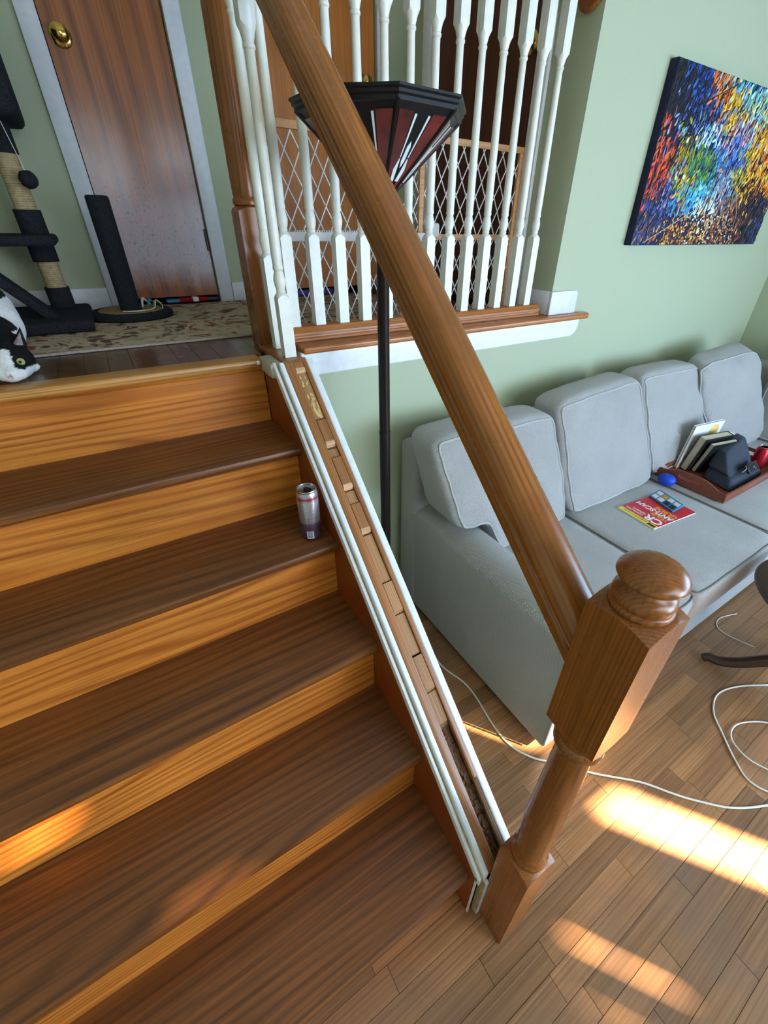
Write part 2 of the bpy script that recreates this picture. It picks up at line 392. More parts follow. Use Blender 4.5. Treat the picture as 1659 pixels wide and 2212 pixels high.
# ------------------------------------------------------------------ structure: walls, floor, ceiling
sub = st(MB().box(XL, XR, YF, YW, -0.12, -0.012).build('floor', M['dark']))
st(MB().box(XW, XR + 0.1, YW, YW + 0.1, 0.0, ZC).box(0.115, XW, YW, YW + 0.06, 0, 1.199).box(XL, 0.115, 1.40, 1.44, 0, 1.07).build('wall_back', M['wall']))
def wall_y(name, x0, x1, y0, y1, z0, z1, holes, mat):
    """wall slab in XZ with rectangular openings"""
    xs = sorted({x0, x1} | {h[0] for h in holes} | {h[1] for h in holes}); zs = sorted({z0, z1} | {h[2] for h in holes} | {h[3] for h in holes})
    m = MB()
    for i in range(len(xs) - 1):
        for j in range(len(zs) - 1):
            cx, cz = (xs[i] + xs[i + 1]) / 2, (zs[j] + zs[j + 1]) / 2
            if any(h[0] < cx < h[1] and h[2] < cz < h[3] for h in holes): continue
            m.box(xs[i], xs[i + 1], y0, y1, zs[j], zs[j + 1])
    return st(m.build(name, mat))
D1 = (-0.262, 0.146, 1.2, 3.15); D2 = (0.45, 1.065, 1.2, 3.15)
wall_y('wall_hall', XL, XW + 0.1, YB, YB + 0.1, 1.2, ZC, [D1, D2], M['wall'])
# side wall (X = XW) with the dark door
def wall_x(name, x0, x1, y0, y1, z0, z1, holes, mat):
    ys = sorted({y0, y1} | {h[0] for h in holes} | {h[1] for h in holes}); zs = sorted({z0, z1} | {h[2] for h in holes} | {h[3] for h in holes})
    m = MB()
    for i in range(len(ys) - 1):
        for j in range(len(zs) - 1):
            cy, cz = (ys[i] + ys[i + 1]) / 2, (zs[j] + zs[j + 1]) / 2
            if any(h[0] < cy < h[1] and h[2] < cz < h[3] for h in holes): continue
            m.box(x0, x1, ys[i], ys[i + 1], zs[j], zs[j + 1])
    return st(m.build(name, mat))
D3 = (1.60, 2.28, 1.2, 3.15)
wall_x('wall_side', XW, XW + 0.1, YW + 0.1, YB, 1.2, ZC, [D3], M['wall'])
wall_x('wall_left', XL - 0.1, XL, YF, YB, 0, ZC, [], M['wall'])
wall_x('wall_right', XR, XR + 0.1, YF, YW, 0, ZC, [(-2.0, -0.5, 0.9, 2.2)], M['wall'])
FH = [(2.262, 2.41, 0.25, 2.20), (1.862, 1.894, 1.87, 2.09), (1.738, 1.766, 1.87, 2.00), (1.38, 1.55, 2.800, 2.834), (1.31, 1.44, 3.11, 3.150), (2.43, 2.55, 2.40, 2.67)]  # added openings, cut to throw the sun patches on floor and stairs
wall_y('wall_front', XL, XR + 0.1, YF - 0.03, YF, 0, ZC, FH, M['wall'])
st(MB().box(XL - 0.1, XR + 0.1, YF - 0.1, YB + 0.7, ZC, ZC + 0.1).build('ceiling', M['ceil']))
# rooms behind the doors, so no light leaks round the slabs
st(MB().box(-0.5, XW + 1.0, YB + 0.62, YB + 0.7, 1.1, ZC).box(-0.6, -0.5, YB + 0.1, YB + 0.7, 1.1, ZC).box(XW + 0.9, XW + 1.0, YW + 0.1, YB + 0.7, 1.1, ZC).box(-0.6, XW + 1.0, YB, YB + 0.7, 1.1, 1.19).box(XW, XW + 1.0, YW + 0.1, YB, 1.1, 1.19).build('wall_closet', M['dark']))
# frames round the added sun openings behind the viewer
for i, (x0, x1, z0, z1) in enumerate(FH):
    st(MB().box(x0 - 0.02, x0, YF, YF + 0.008, z0 - 0.02, z1 + 0.02).box(x1, x1 + 0.02, YF, YF + 0.008, z0 - 0.02, z1 + 0.02).box(x0, x1, YF, YF + 0.008, z1, z1 + 0.02).box(x0, x1, YF, YF + 0.008, z0 - 0.02, z0).build('window_%d' % (i + 1), M['casing']))
st(MB().box(XR - 0.02, XR, -2.07, -2.0, 0.83, 2.27).box(XR - 0.02, XR, -0.5, -0.43, 0.83, 2.27).box(XR - 0.02, XR, -2.0, -0.5, 2.2, 2.27).box(XR - 0.02, XR, -2.0, -0.5, 0.83, 0.9).build('window_7', M['casing']))  # frame of an unseen opening added to light sofa and wall
st(MB().box(XR + 0.1, XR + 1.6, -7.0, YW, 2.3, 2.4).build('trim_eave', M['casing']))  # unseen slab added to keep sun out of the right-wall opening

# ------------------------------------------------------------------ lower floor: strip planks running along X
def plank(name, parent, x0, x1, y0, y1, ztop, th, mat, dz=0.0, ch=0.0006):
    m = MB(); g = 0.0004
    x0 += g; x1 -= g; y0 += g; y1 -= g; zt = ztop + dz; zb = ztop - th; c = ch
    V = [(x0, y0, zb), (x1, y0, zb), (x1, y1, zb), (x0, y1, zb), (x0, y0, zt - c), (x1, y0, zt - c), (x1, y1, zt - c), (x0, y1, zt - c), (x0 + c, y0 + c, zt), (x1 - c, y0 + c, zt), (x1 - c, y1 - c, zt), (x0 + c, y1 - c, zt)]
    F = [(0, 3, 2, 1)] + [(i, (i + 1) % 4, (i + 1) % 4 + 4, i + 4) for i in range(4)] + [(i + 4, (i + 1) % 4 + 4, (i + 1) % 4 + 8, i + 8) for i in range(4)] + [(8, 9, 10, 11)]
    return m.mesh(V, F).build(name, mat, parent)
PW = 0.0572
y = -0.515; row = 0
while y < YW - 0.01:
    y1 = min(y + PW, YW)
    x = XL if y < 0.25 else 0.115
    x += 0
    xs = x; first = True
    while xs < XR - 0.02:
        L = random.uniform(0.28, 0.95)
        if first: L *= random.uniform(0.3, 1); first = False
        xe = min(xs + L, XR)
        if xe > 2.2 and xs > 1.4: xe = XR
        if not (y < 0.25 and xe < -0.45):
            if y1 >= 0.25 or True: plank('plank', sub, xs, xe, y, y1, 0.0, 0.012, M['plank'], random.uniform(-0.0003, 0.0003))
        xs = xe
    y = y1; row += 1
rest = MB().box(XL, XR, YF, -0.515, -0.012, 0.0).build('plank_field', M['plank'], sub); rest['kind'] = 'stuff'

# ------------------------------------------------------------------ staircase
stair = thing('staircase', 'varnished wooden staircase with dark treads and orange pine risers', 'staircase', (-0.6, 0.6, 0))
for n in range(1, 6):
    y0 = n * RUN; y1 = (n + 1) * RUN + OV; z = n * H
    prof = [(y0 + 0.012, z - 0.027), (y0 + 0.003, z - 0.024), (y0, z - 0.0175), (y0, z - 0.0095), (y0 + 0.003, z - 0.003), (y0 + 0.010, z), (y1, z), (y1, z - 0.027)]
    MB().prism(prof, 'x', XL + 0.001, -0.0015).build('tread', M['tread'], stair, True, origin=(-0.6 + 0.13 * n, y0, z))
for n in range(1, 7):
    yr = n * RUN + OV; z1 = n * H - 0.027
    MB().box(XL + 0.001, -0.0015, yr, yr + 0.019, (n - 1) * H, z1).build('riser', M['riser'], stair, origin=(-0.7 + 0.1 * n, yr, n * H))
    MB().prism([(yr, z1), (yr - 0.012, z1), (yr - 0.011, z1 - 0.005), (yr - 0.005, z1 - 0.011), (yr, z1 - 0.014)], 'x', XL + 0.001, -0.003).build('cove_moulding', M['riser'], stair, True)
# skirt board on the right wall of the flight
st_y0, st_y1 = 0.192, 1.335
def zl(y, a): return a + K * y
MB().prism([(0.205, 0.001), (st_y1, 0.001), (st_y1, 1.199), (1.20, min(1.199, zl(1.20, 0.078))), (0.205, zl(0.205, 0.078))], 'x', -0.0012, 0.012).build('skirt_board', M['skirt'], stair)

# ------------------------------------------------------------------ knee wall / capped stringer with the empty baluster channel
kw = thing('stair_curb', 'sloping white-trimmed stair curb with oak cap and empty baluster notches', 'stair trim', (0.055, 0.7, 0))
def slab(x0, x1, ya, yb, a_top, th, **kk):
    return MB().prism([(ya, zl(ya, a_top) - th), (yb, zl(yb, a_top) - th), (yb, zl(yb, a_top)), (ya, zl(ya, a_top))], 'x', x0, x1, **kk)
YT = 1.213
MB().prism([(0.206, 0.001), (1.335, 0.001), (1.335, 1.17), (1.19, zl(1.19, 0.066)), (0.206, zl(0.206, 0.040))], 'x', 0.0125, 0.0895).build('core', M['rough'], kw)
slab(-0.004, 0.0040, 0.190, 1.228, 0.083, 0.030, bev=0.0015).build('inner_bead', M['white'], kw, True)
slab(0.0043, 0.0083, 0.190, 1.222, 0.080, 0.02).build('caulk_line', M['tan'], kw)
slab(0.0086, 0.0238, 0.188, 1.215, 0.097, 0.030, bev=0.004, seg=3).build('inner_trim', M['white'], kw, True)
slab(0.0240, 0.0495, 0.190, YT, 0.093, 0.022, bev=0.0015).build('oak_lip', M['cap'], kw, True)
slab(0.0785, 0.0905, 0.330, YT, 0.093, 0.022, bev=0.0015).build('oak_lip', M['cap'], kw, True)
slab(0.0785, 0.0895, 0.200, 0.329, 0.088, 0.020, bev=0.002).build('splintered_lip', M['rough'], kw, True)
slab(0.0907, 0.112, 0.197, 1.222, 0.091, 0.10, bev=0.004, seg=3).build('outer_trim', M['white'], kw, True)
MB().prism([(0.197, 0.001), (1.345, 0.001), (1.345, 1.12), (0.197, zl(0.197, -0.012))], 'x', 0.0907, 0.113).build('outer_panel', M['wall'], kw)
slab(0.0497, 0.0783, 0.44, YT, 0.0795, 0.022).build('channel_bed', M['rough'], kw)
# fillets between the notches, their pale shims
def strip(name, mat, ya, yb, at, dz=0.0, th=0.012):
    return slab(0.0503, 0.0777, ya, yb, at, th, bev=0.0008).build(name, mat, kw)
strip('fillet', M['cap'], 1.201, YT, 0.0925)
for (a, b, s_, tt) in ((1.086, 1.190, None, 0.0872), (1.028, 1.076, 0, 0.0925), (0.930, 0.990, 0, 0.0925), (0.834, 0.886, 0, 0.0925), (0.660, 0.718, 0, 0.0915), (0.505, 0.570, 0, 0.0905)):
    strip('fillet', M['cap'] if tt > 0.092 else M['fillet'], a, b, tt)
for a in (1.193, 1.020, 0.923, 0.827):
    strip('shim', M['raw'], a, a + 0.0065, 0.0932)
for a, b in ((0.995, 1.014), (0.891, 0.918), (0.724, 0.822), (0.577, 0.656), (0.444, 0.502)):
    strip('notch_bed', M['fillet'], a, b, 0.0845)
for a in (1.079, 0.9915, 0.888, 0.7195, 0.5715):
    strip('notch_gap', M['dark'], a, a + 0.004, 0.0825)
# glue crust
g = MB()
for i in range(34):
    yy = random.uniform(1.09, 1.185); xx = random.uniform(0.053, 0.074); r_ = random.uniform(0.001, 0.004)
    if yy < 1.125: r_ *= 1.5
    n = 7; aa = random.random() * 6
    pts = [(xx + r_ * cos(aa + k * 2 * pi / n) * random.uniform(.6, 1.2), yy + r_ * 1.5 * sin(aa + k * 2 * pi / n) * random.uniform(.6, 1.2)) for k in range(n)]
    V = [(p[0], p[1], zl(p[1], 0.0872) + 0.0004) for p in pts] + [(p[0] * .9 + xx * .1, p[1] * .9 + yy * .1, zl(p[1], 0.0872) + 0.0015) for p in pts]
    g.mesh(V, [tuple(range(n, 2 * n))] + [(k, (k + 1) % n, (k + 1) % n + n, k + n) for k in range(n)])
o = g.build('glue_crust', flat('dried_glue', (206, 172, 112), 0.6, 0.4, 0, 0.15, 0.2), kw); o['kind'] = 'stuff'
# rotten lower part: lumps of crumbled wood
rt = MB()
for i in range(150):
    yy = random.uniform(0.215, 0.438); xx = random.uniform(0.052, 0.076); s_ = random.uniform(0.002, 0.006)
    z = zl(yy, 0.058) + random.uniform(0, 0.006)
    rt.box(-s_, s_, -s_ * 2.2, s_ * 2.2, -s_ * .6, s_ * .6, 0, mat=Matrix.Translation((xx, yy, z)) @ Euler((SLOPE + random.uniform(-.3, .3), random.uniform(-.4, .4), random.uniform(-.5, .5))).to_matrix().to_4x4())
o = rt.build('crumbled_wood', M['rough'], kw); o['kind'] = 'stuff'
slab(0.0497, 0.0783, 0.206, 0.44, 0.060, 0.02).build('rotten_bed', M['rough'], kw)
# lower end: loose board ends
MB().prism([(0.197, 0.002), (0.202, 0.002), (0.202, 0.252), (0.197, 0.246)], 'x', -0.004, -0.0005).build('board_end', M['white'], kw)
MB().box(0.001, 0.012, 0.200, 0.212, 0.002, 0.255).build('end_gap', M['dark'], kw)
MB().prism([(0.183, 0.002), (0.205, 0.002), (0.205, 0.238), (0.183, 0.222)], 'x', 0.0125, 0.0150).build('board_end', M['tan'], kw)
MB().prism([(0.1815, 0.002), (0.205, 0.002), (0.205, 0.236), (0.1815, 0.220)], 'x', 0.0152, 0.0255, 0.001).build('board_end', M['white'], kw)
MB().box(0.018, 0.090, 0.190, 0.206, 0.200, 0.232).build('end_gap', M['dark'], kw)
# top: level oak piece running back to the landing newel, mitred white blocks
MB().prism([(YT, 1.185), (1.445, 1.19), (1.445, 1.2085), (YT + 0.012, 1.2085), (YT, zl(YT, 0.093))], 'x', 0.0240, 0.0905, 0.0015).build('cap_return', M['cap'], kw, True)
MB().prism([(1.222, 1.165), (1.335, 1.165), (1.335, 1.203), (1.235, 1.203), (1.222, zl(1.222, 0.083))], 'x', -0.012, 0.0235, 0.002).build('mitre_block', flat('primer_paint', (190, 182, 160), 0.6, 0.3, 0, 0.05, 0.1), kw, True)
MB().prism([(1.223, 1.10), (1.284, 1.10), (1.284, 1.197), (1.238, 1.202), (1.223, zl(1.223, 0.091))], 'x', 0.0907, 0.112, 0.002).build('mitre_block', M['white'], kw, True)

# ------------------------------------------------------------------ landing
land = st(MB().box(XL, 0.115, 6 * RUN + OV + 0.02, YB + 0.1, 1.08, 1.188).box(0.115, XW + 0.9, YW + 0.06, YB + 0.1, 1.08, 1.188).build('floor_landing', M['dark']))
x = XL
while x < XW - 0.001:
    x1 = min(x + PW, XW)
    ys = 1.372 if x1 < 0.03 else 1.43
    yy = ys
    while yy < YB + 0.09:
        ye = min(yy + random.uniform(0.25, 0.8), YB + 0.1)
        if YB + 0.1 - ye < 0.12: ye = YB + 0.1
        if not (0.03 < x + .03 < 0.13 and yy < 1.53 and False): plank('plank', land, x, x1, yy, ye, 1.2, 0.012, M['landing_plank'], random.uniform(-0.0003, 0.0003))
        yy = ye
    x = x1
YN = 6 * RUN
nos = [(YN + 0.012, 1.173), (YN + 0.003, 1.176), (YN, 1.1825), (YN, 1.1905), (YN + 0.003, 1.197), (YN + 0.010, 1.2), (1.3715, 1.2), (1.3715, 1.173)]
st(MB().prism(nos, 'x', XL + 0.001, -0.013).build('trim_1', M['nosing'], None, True))
# oak ledge of the balcony, white apron, moulded shoe rail
def rounded_end(x0, x1, y0, y1, r):
    pts = [(x0, y0)]
    for k in range(7): a = -pi / 2 + k * pi / 12; pts.append((x1 - r + r * cos(a), y0 + r + r * sin(a)))
    pts += [(x1, y1), (x0, y1)]; return pts
MBl = MB().prism(rounded_end(0.113, 1.475, 1.288, 1.344, 0.04), 'z', 1.2005, 1.2215, 0.006, 3)
MBl.box(0.113, XW - 0.0005, 1.344, 1.43, 1.2005, 1.2210)
ledge = MBl.build('trim_2', M['ledge'], None, True, angle=50); st(ledge)
ap = []
for k in range(9): a = -pi / 2 + k * pi / 16; ap.append((1.435 - 0.05 + 0.05 * cos(a), 1.125 + 0.05 + 0.05 * sin(a)))
ap = [(0.114, 1.125)] + ap + [(1.435, 1.200), (0.114, 1.200)]
st(MB().prism(ap, 'y', 1.322, 1.3445, 0.004, 3).build('trim_3', M['white'], None, True, angle=50))
sh = [(1.362, 1.2222), (1.362, 1.2300), (1.366, 1.2330), (1.366, 1.2380), (1.3625, 1.2400), (1.3625, 1.2470), (1.369, 1.2535), (1.3735, 1.2600), (1.3765, 1.2620), (1.4300, 1.2620), (1.4300, 1.2222)]
st(MB().prism(sh, 'x', 0.113, 1.205).build('trim_4', M['ledge'], None, False))
# baseboards
bb = [(1.2222, 0)]
def base_front():
    r = 0.02; pts = [(XW - 0.013, 1.2222), (1.398, 1.2222)]
    for k in range(7): a = k * pi / 12; pts.append((1.398 - r + r * cos(a), 1.312 - r + r * sin(a)))
    pts += [(XW - 0.013, 1.312)]; return pts
st(MB().prism(base_front(), 'y', 1.331, 1.3448, 0.002).build('baseboard_front', M['casing'], None, True))
st(MB().box(XW - 0.013, XW - 0.0005, 1.3452, 1.53, 1.2222, 1.312, 0.002).build('baseboard_side', M['casing'], None, True))
st(MB().box(XL, -0.325, YB - 0.013, YB - 0.0005, 1.2005, 1.285, 0.002).box(0.211, 0.384, YB - 0.013, YB - 0.0005, 1.2005, 1.285, 0.002).box(1.132, XW - 0.001, YB - 0.013, YB - 0.0005, 1.2005, 1.285, 0.002).build('baseboard_hall', M['casing'], None, True))
st(MB().box(0.115, XR, YW - 0.013, YW - 0.0005, 0.0005, 0.09, 0.002).build('baseboard_back', M['casing'], None, True))
# small dab of white filler on the landing nosing
tagd = MB().turned(-0.022, YN - 0.0015, [(1.1845, 0.001, 0), (1.187, 0.005, 0), (1.194, 0.005, 0), (1.197, 0.001, 0)], 8).build('paint_dab', M['white'], None, True)
setp(tagd, 'small dab of white filler at the right end of the top stair nosing', 'paint dab')

# ------------------------------------------------------------------ doors
def casing_y(name, x0, x1, zt, yw=YB, w_=0.062, d=0.016, mat=None):
    m = MB(); 
    for a, b in ((x0 - w_, x0), (x1, x1 + w_)): m.box(a, b, yw - d, yw - 0.0005, 1.2005, zt + w_, 0.003)
    m.box(x0, x1, yw - d, yw - 0.0005, zt, zt + w_, 0.003)
    return st(m.build(name, mat or M['casing'], None, True))
casing_y('trim_5', D1[0], D1[1], D1[3]); casing_y('trim_6', D2[0], D2[1], D2[3])
st(MB().box(XW - 0.016, XW - 0.0005, D3[0] - 0.062, D3[0], 1.2005, D3[3] + .06, 0.003).box(XW - 0.016, XW - 0.0005, D3[1], D3[1] + 0.062, 1.2005, D3[3] + .06, 0.003).build('trim_7', M['white'], None, True))
def lathe(profile, axis_loc, direction, n=20):
    """profile: (distance along direction, radius)"""
    d = Vector(direction).normalized(); u = d.orthogonal().normalized(); v = d.cross(u); b = MB(); bm = bmesh.new(); rings = []
    for t, r in profile: rings.append([bm.verts.new(Vector(axis_loc) + d * t + (u * cos(2 * pi * k / n) + v * sin(2 * pi * k / n)) * max(r, 1e-4)) for k in range(n)])
    for i in range(len(rings) - 1):
        for k in range(n): bm.faces.new((rings[i][k], rings[i][(k + 1) % n], rings[i + 1][(k + 1) % n], rings[i + 1][k]))
    bm.faces.new(rings[0][::-1]); bm.faces.new(rings[-1]); return b.add(bm)
KNOB = [(0, 0.034), (0.004, 0.034), (0.008, 0.028), (0.011, 0.014), (0.026, 0.012), (0.032, 0.020), (0.040, 0.027), (0.050, 0.026), (0.058, 0.018), (0.061, 0.004)]
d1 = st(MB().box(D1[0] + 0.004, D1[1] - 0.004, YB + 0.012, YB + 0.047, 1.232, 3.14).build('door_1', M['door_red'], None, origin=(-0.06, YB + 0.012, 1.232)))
lathe(KNOB, (-0.212, YB + 0.012, 2.075), (0, -1, 0)).build('door_knob', M['brass'], d1, True)
MB().box(D1[1] - 0.012, D1[1] + 0.006, YB + 0.002, YB + 0.013, 1.42, 1.505, 0.001).build('hinge', M['bronze'], d1)
d2 = st(MB().box(D2[0] + 0.004, D2[1] - 0.004, YB + 0.012, YB + 0.047, 1.24, 3.14).build('door_2', M['door_orange'], None, origin=(0.7, YB + 0.012, 1.24)))
lathe(KNOB, (1.0, YB + 0.012, 2.1), (0, -1, 0)).build('door_knob', M['brass'], d2, True)
d3 = st(MB().box(XW + 0.012, XW + 0.047, D3[0] + 0.004, D3[1] - 0.004, 1.225, 3.14).build('door_3', M['door_dark'], None, origin=(XW + 0.012, 1.9, 1.225)))
lathe(KNOB, (XW + 0.012, 1.66, 2.105), (-1, 0, 0)).build('door_knob', M['brass'], d3, True)

# ------------------------------------------------------------------ newels, balusters, handrails
nw = thing('newel_post', 'brown oak newel post with mushroom cap at the foot of the stairs', 'newel post', (0.067, 0.1455, 0))
cx, cy, hw = 0.067, 0.1455, 0.0405
def newel_blocks(secs_shaft, zb0, zb1, zu0, zu1, parent, hw=hw, cx=cx, cy=cy):
    lo = [(zb0, hw, 1), (zb1 + 0.0095, hw, 1, 0.0095), (zb1 + 0.0100, hw * 0.985, 0.0), (zb1 + 0.012, hw * 0.90, 0.0)]
    MB().turned(cx, cy, lo, 48).build('lower_block', M['newel'], parent, True, angle=28, origin=(cx, cy, zb0))
    MB().turned(cx, cy, secs_shaft, 32).build('shaft', M['newel'], parent, True, angle=40, origin=(cx, cy + .001, zb1))
    if zu1:
        up = [(zu0 - 0.011, hw * 0.90, 0.0), (zu0 - 0.0090, hw * 0.985, 0.0), (zu0 - 0.0085, hw, 1, -0.0085), (zu1 + 0.0085, hw, 1, 0.0085), (zu1 + 0.0090, hw * 0.985, 0.0), (zu1 + 0.010, hw * 0.88, 0.0)]
        MB().turned(cx, cy, up, 48).build('upper_block', M['newel'], parent, True, angle=28, origin=(cx, cy, zu0))
newel_blocks([(0.442, 0.034, 0), (0.446, 0.0375, 0), (0.452, 0.0385, 0), (0.458, 0.0375, 0), (0.461, 0.0355, 0), (0.466, 0.0365, 0), (0.472, 0.036, 0), (0.478, 0.033, 0), (0.50, 0.0335, 0), (0.60, 0.0335, 0), (0.75, 0.031, 0), (0.85, 0.0285, 0), (0.868, 0.0285, 0), (0.872, 0.034, 0), (0.877, 0.0378, 0), (0.884, 0.0385, 0), (0.890, 0.0365, 0), (0.893, 0.0325, 0), (0.904, 0.031, 0), (0.917, 0.032, 0)], 0.0005, 0.424, 0.927, 1.163, nw)
MB().turned(cx, cy, [(1.172, 0.033, 0), (1.1735, 0.0352, 0), (1.177, 0.0362, 0), (1.181, 0.0356, 0), (1.1825, 0.0338, 0), (1.184, 0.0345, 0), (1.189, 0.0350, 0), (1.195, 0.0335, 0), (1.200, 0.0295, 0), (1.203, 0.0255, 0), (1.2085, 0.0235, 0), (1.2125, 0.0245, 0), (1.2135, 0.0310, 0), (1.2150, 0.0362, 0), (1.2175, 0.0378, 0), (1.2205, 0.0372, 0), (1.225, 0.0346, 0), (1.2295, 0.0300, 0), (1.2335, 0.0240, 0), (1.2362, 0.0170, 0), (1.2378, 0.0095, 0), (1.2384, 0.0025, 0)], 44).build('finial', M['newel'], nw, True, angle=50, origin=(cx, cy, 1.17))
# landing newel
ln = thing('newel_post', 'tall oak newel post rising from the landing at the top of the stairs', 'newel post', (0.069, 1.489, 1.2))
newel_blocks([(1.572, 0.034, 0), (1.575, 0.0385, 0), (1.582, 0.040, 0), (1.589, 0.0385, 0), (1.592, 0.035, 0), (1.600, 0.0365, 0), (1.63, 0.0375, 0), (1.80, 0.0375, 0), (2.00, 0.036, 0), (2.03, 0.036, 0)], 1.2005, 1.560, 2.03, 2.30, ln, hw=0.039, cx=0.069, cy=1.489)
# balusters
def baluster(cx, cy, z0, z1, zt0, ztop, parent, hw=0.0165, tilt=None):
    """square foot z0..z1, turned, square head zt0..ztop"""
    s = [(z0, hw, 1), (z1 + 0.003, hw, 1, 0.009), (z1 + 0.005, hw * 0.93, 0), (z1 + 0.009, 0.0115, 0), (z1 + 0.013, 0.0130, 0), (z1 + 0.017, 0.0115, 0), (z1 + 0.024, 0.0140, 0), (z1 + 0.038, 0.0162, 0), (z1 + 0.052, 0.0135, 0), (z1 + 0.060, 0.0112, 0), (z1 + 0.063, 0.0130, 0), (z1 + 0.068, 0.0138, 0), (z1 + 0.073, 0.0125, 0)]
    s += [(z1 + 0.10, 0.0135, 0), ((z1 + zt0) / 2, 0.0128, 0), (zt0 - 0.05, 0.0108, 0), (zt0 - 0.034, 0.0108, 0), (zt0 - 0.031, 0.0132, 0), (zt0 - 0.026, 0.0132, 0), (zt0 - 0.023, 0.0112, 0), (zt0 - 0.006, hw * 0.97, 0), (zt0 - 0.004, hw, 1, -0.010), (ztop, hw, 1)]
    return MB().turned(cx, cy, s, 24, tilt=tilt)
GB = 'cream turned balusters of the balcony balustrade'
me0 = None; nB = 13; NAMES = ['first', 'second', 'third', 'fourth', 'fifth', 'sixth', 'seventh', 'eighth', 'ninth', 'tenth', 'eleventh', 'twelfth', 'thirteenth']
for i in range(nB):
    bx = 0.133 + 0.0845 * i; org = Vector((bx, 1.4020, 1.2625))
    if me0 is None:
        o = baluster(bx, 1.4020, 1.2625, 1.505, 2.005, 2.158, None).build('baluster', M['cream'], None, True, origin=org, angle=30); me0 = o.data
    else:
        o = bpy.data.objects.new('baluster', me0); COL.objects.link(o); o.location = org
    setp(o, 'white turned baluster, %s from the left on the balcony ledge' % NAMES[i], 'baluster', GB)
o = baluster(0.072, 1.385, 1.209, 1.455, 1.95, 2.08, None).build('baluster', M['cream'], None, True, origin=(0.072, 1.385, 1.209), angle=30)
setp(o, 'white turned baluster close beside the oak landing newel, left of all others', 'baluster')
o = baluster(0.060, 1.268, 1.209, 1.368, 1.872, 1.990, None).build('baluster', M['cream'], None, True, origin=(0.060, 1.268, 1.209), angle=30)
setp(o, 'white turned baluster standing on the top end of the stair curb', 'baluster')
# sloping handrail: profile swept from newel to newel
def rail_profile(w=0.0325, h=0.0335):
    half = [(0.0, h), (w * 0.45, h * 0.97), (w * 0.78, h * 0.80), (w * 0.97, h * 0.48), (w * 1.0, h * 0.18), (w * 0.93, h * -0.02), (w * 0.74, h * -0.08), (w * 0.68, h * -0.22), (w * 0.74, h * -0.34), (w * 0.80, h * -0.38), (w * 0.78, h * -0.48), (w * 0.64, h * -0.56), (w * 0.64, h * -0.75), (w * 0.66, h * -1.0), (0.0, h * -1.0)]
    return half + [(-a, b) for a, b in half[::-1][1:-1]]
RK = 0.892
def rail_z(y): return 1.068 + (y - 0.19) * RK
hr = thing('handrail', 'long sloping brown oak handrail fixed to the bottom newel', 'handrail', (0.066, 0.8, rail_z(0.8)))
prof = rail_profile(); bmh = bmesh.new(); rings = []
ang = math.atan(RK); nx = Vector((0, -sin(ang), cos(ang)))
for yy in (0.186, 1.447):
    rings.append([])
    for a, b in prof:
        # vertical end cuts: slide along the rail so that every end lies in one plane Y = yy
        p = Vector((0.066 + a, yy, rail_z(yy) + b / cos(ang)))
        rings[-1].append(bmh.verts.new(p))
n = len(prof)
for k in range(n): bmh.faces.new((rings[0][k], rings[0][(k + 1) % n], rings[1][(k + 1) % n], rings[1][k]))
bmh.faces.new(rings[0]); bmh.faces.new(rings[1][::-1])
MB().add(bmh).build('rail', M['rail'], hr, True, angle=38, origin=(0.066, 0.8, rail_z(0.8)))
# level balcony rail with round rosette on the wall
lr = thing('handrail', 'level oak handrail above the balcony balusters with a rosette on the wall', 'handrail', (0.66, 1.402, 2.19))
bml = bmesh.new(); rings = []
for xx in (0.123, XW - 0.016):
    rings.append([bml.verts.new((xx, 1.402 + a, 2.190 + b)) for a, b in prof])
for k in range(n): bml.faces.new((rings[0][k], rings[0][(k + 1) % n], rings[1][(k + 1) % n], rings[1][k]))
bml.faces.new(rings[0]); bml.faces.new(rings[1][::-1])
MB().add(bml).build('rail', M['rail'], lr, True, angle=38)
lathe([(0, 0.046), (0.006, 0.050), (0.011, 0.049), (0.016, 0.043)], (XW - 0.0005, 1.402, 2.166), (-1, 0, 0), 28).build('rosette', M['newel'], lr, True)

# ------------------------------------------------------------------ rug, landing clutter
rug = thing('rug', 'beige rug with dark floral pattern on the upper landing', 'rug', (-0.3, 2.0, 1.2))
MB().box(-1.15, 0.95, 1.640, 2.44, 1.2006, 1.208, 0.002).build('pile', M['rug'], rug, True)
MB().box(-1.15, 0.95, 1.628, 1.6395, 1.2006, 1.2085, 0.003).build('binding', M['rug_edge'], rug, True)
# cat tree
ct = thing('cat_tree', 'dark grey plush cat tree with pale sisal posts by the hall wall', 'cat tree', (-0.62, 2.15, 1.208))
MB().box(-0.95, -0.402, 1.91, 2.36, 1.2085, 1.246, 0.015, 3).build('base', M['charcoal'], ct, True)
def post(z0, z1, mat, r): return MB().turned(-0.490, 2.285, [(z0, r, 0), (z1, r, 0)], 24)
post(1.246, 1.315, None, 0.040).build('post_sleeve', M['charcoal'], ct, True)
post(1.315, 1.400, None, 0.033).build('sisal_post', M['sisal'], ct, True)
post(1.400, 1.560, None, 0.041).build('post_sleeve', M['charcoal'], ct, True)
post(1.560, 1.715, None, 0.033).build('sisal_post', M['sisal'], ct, True)
post(1.715, 1.83, None, 0.040).build('post_sleeve', M['charcoal'], ct, True)
MB().box(-0.86, -0.432, 2.10, 2.42, 1.455, 1.487, 0.014, 3).build('platform', M['charcoal'], ct, True)
MB().box(-0.92, -0.405, 2.13, 2.44, 1.795, 2.16, 0.025, 3).build('cubby', M['charcoal'], ct, True)
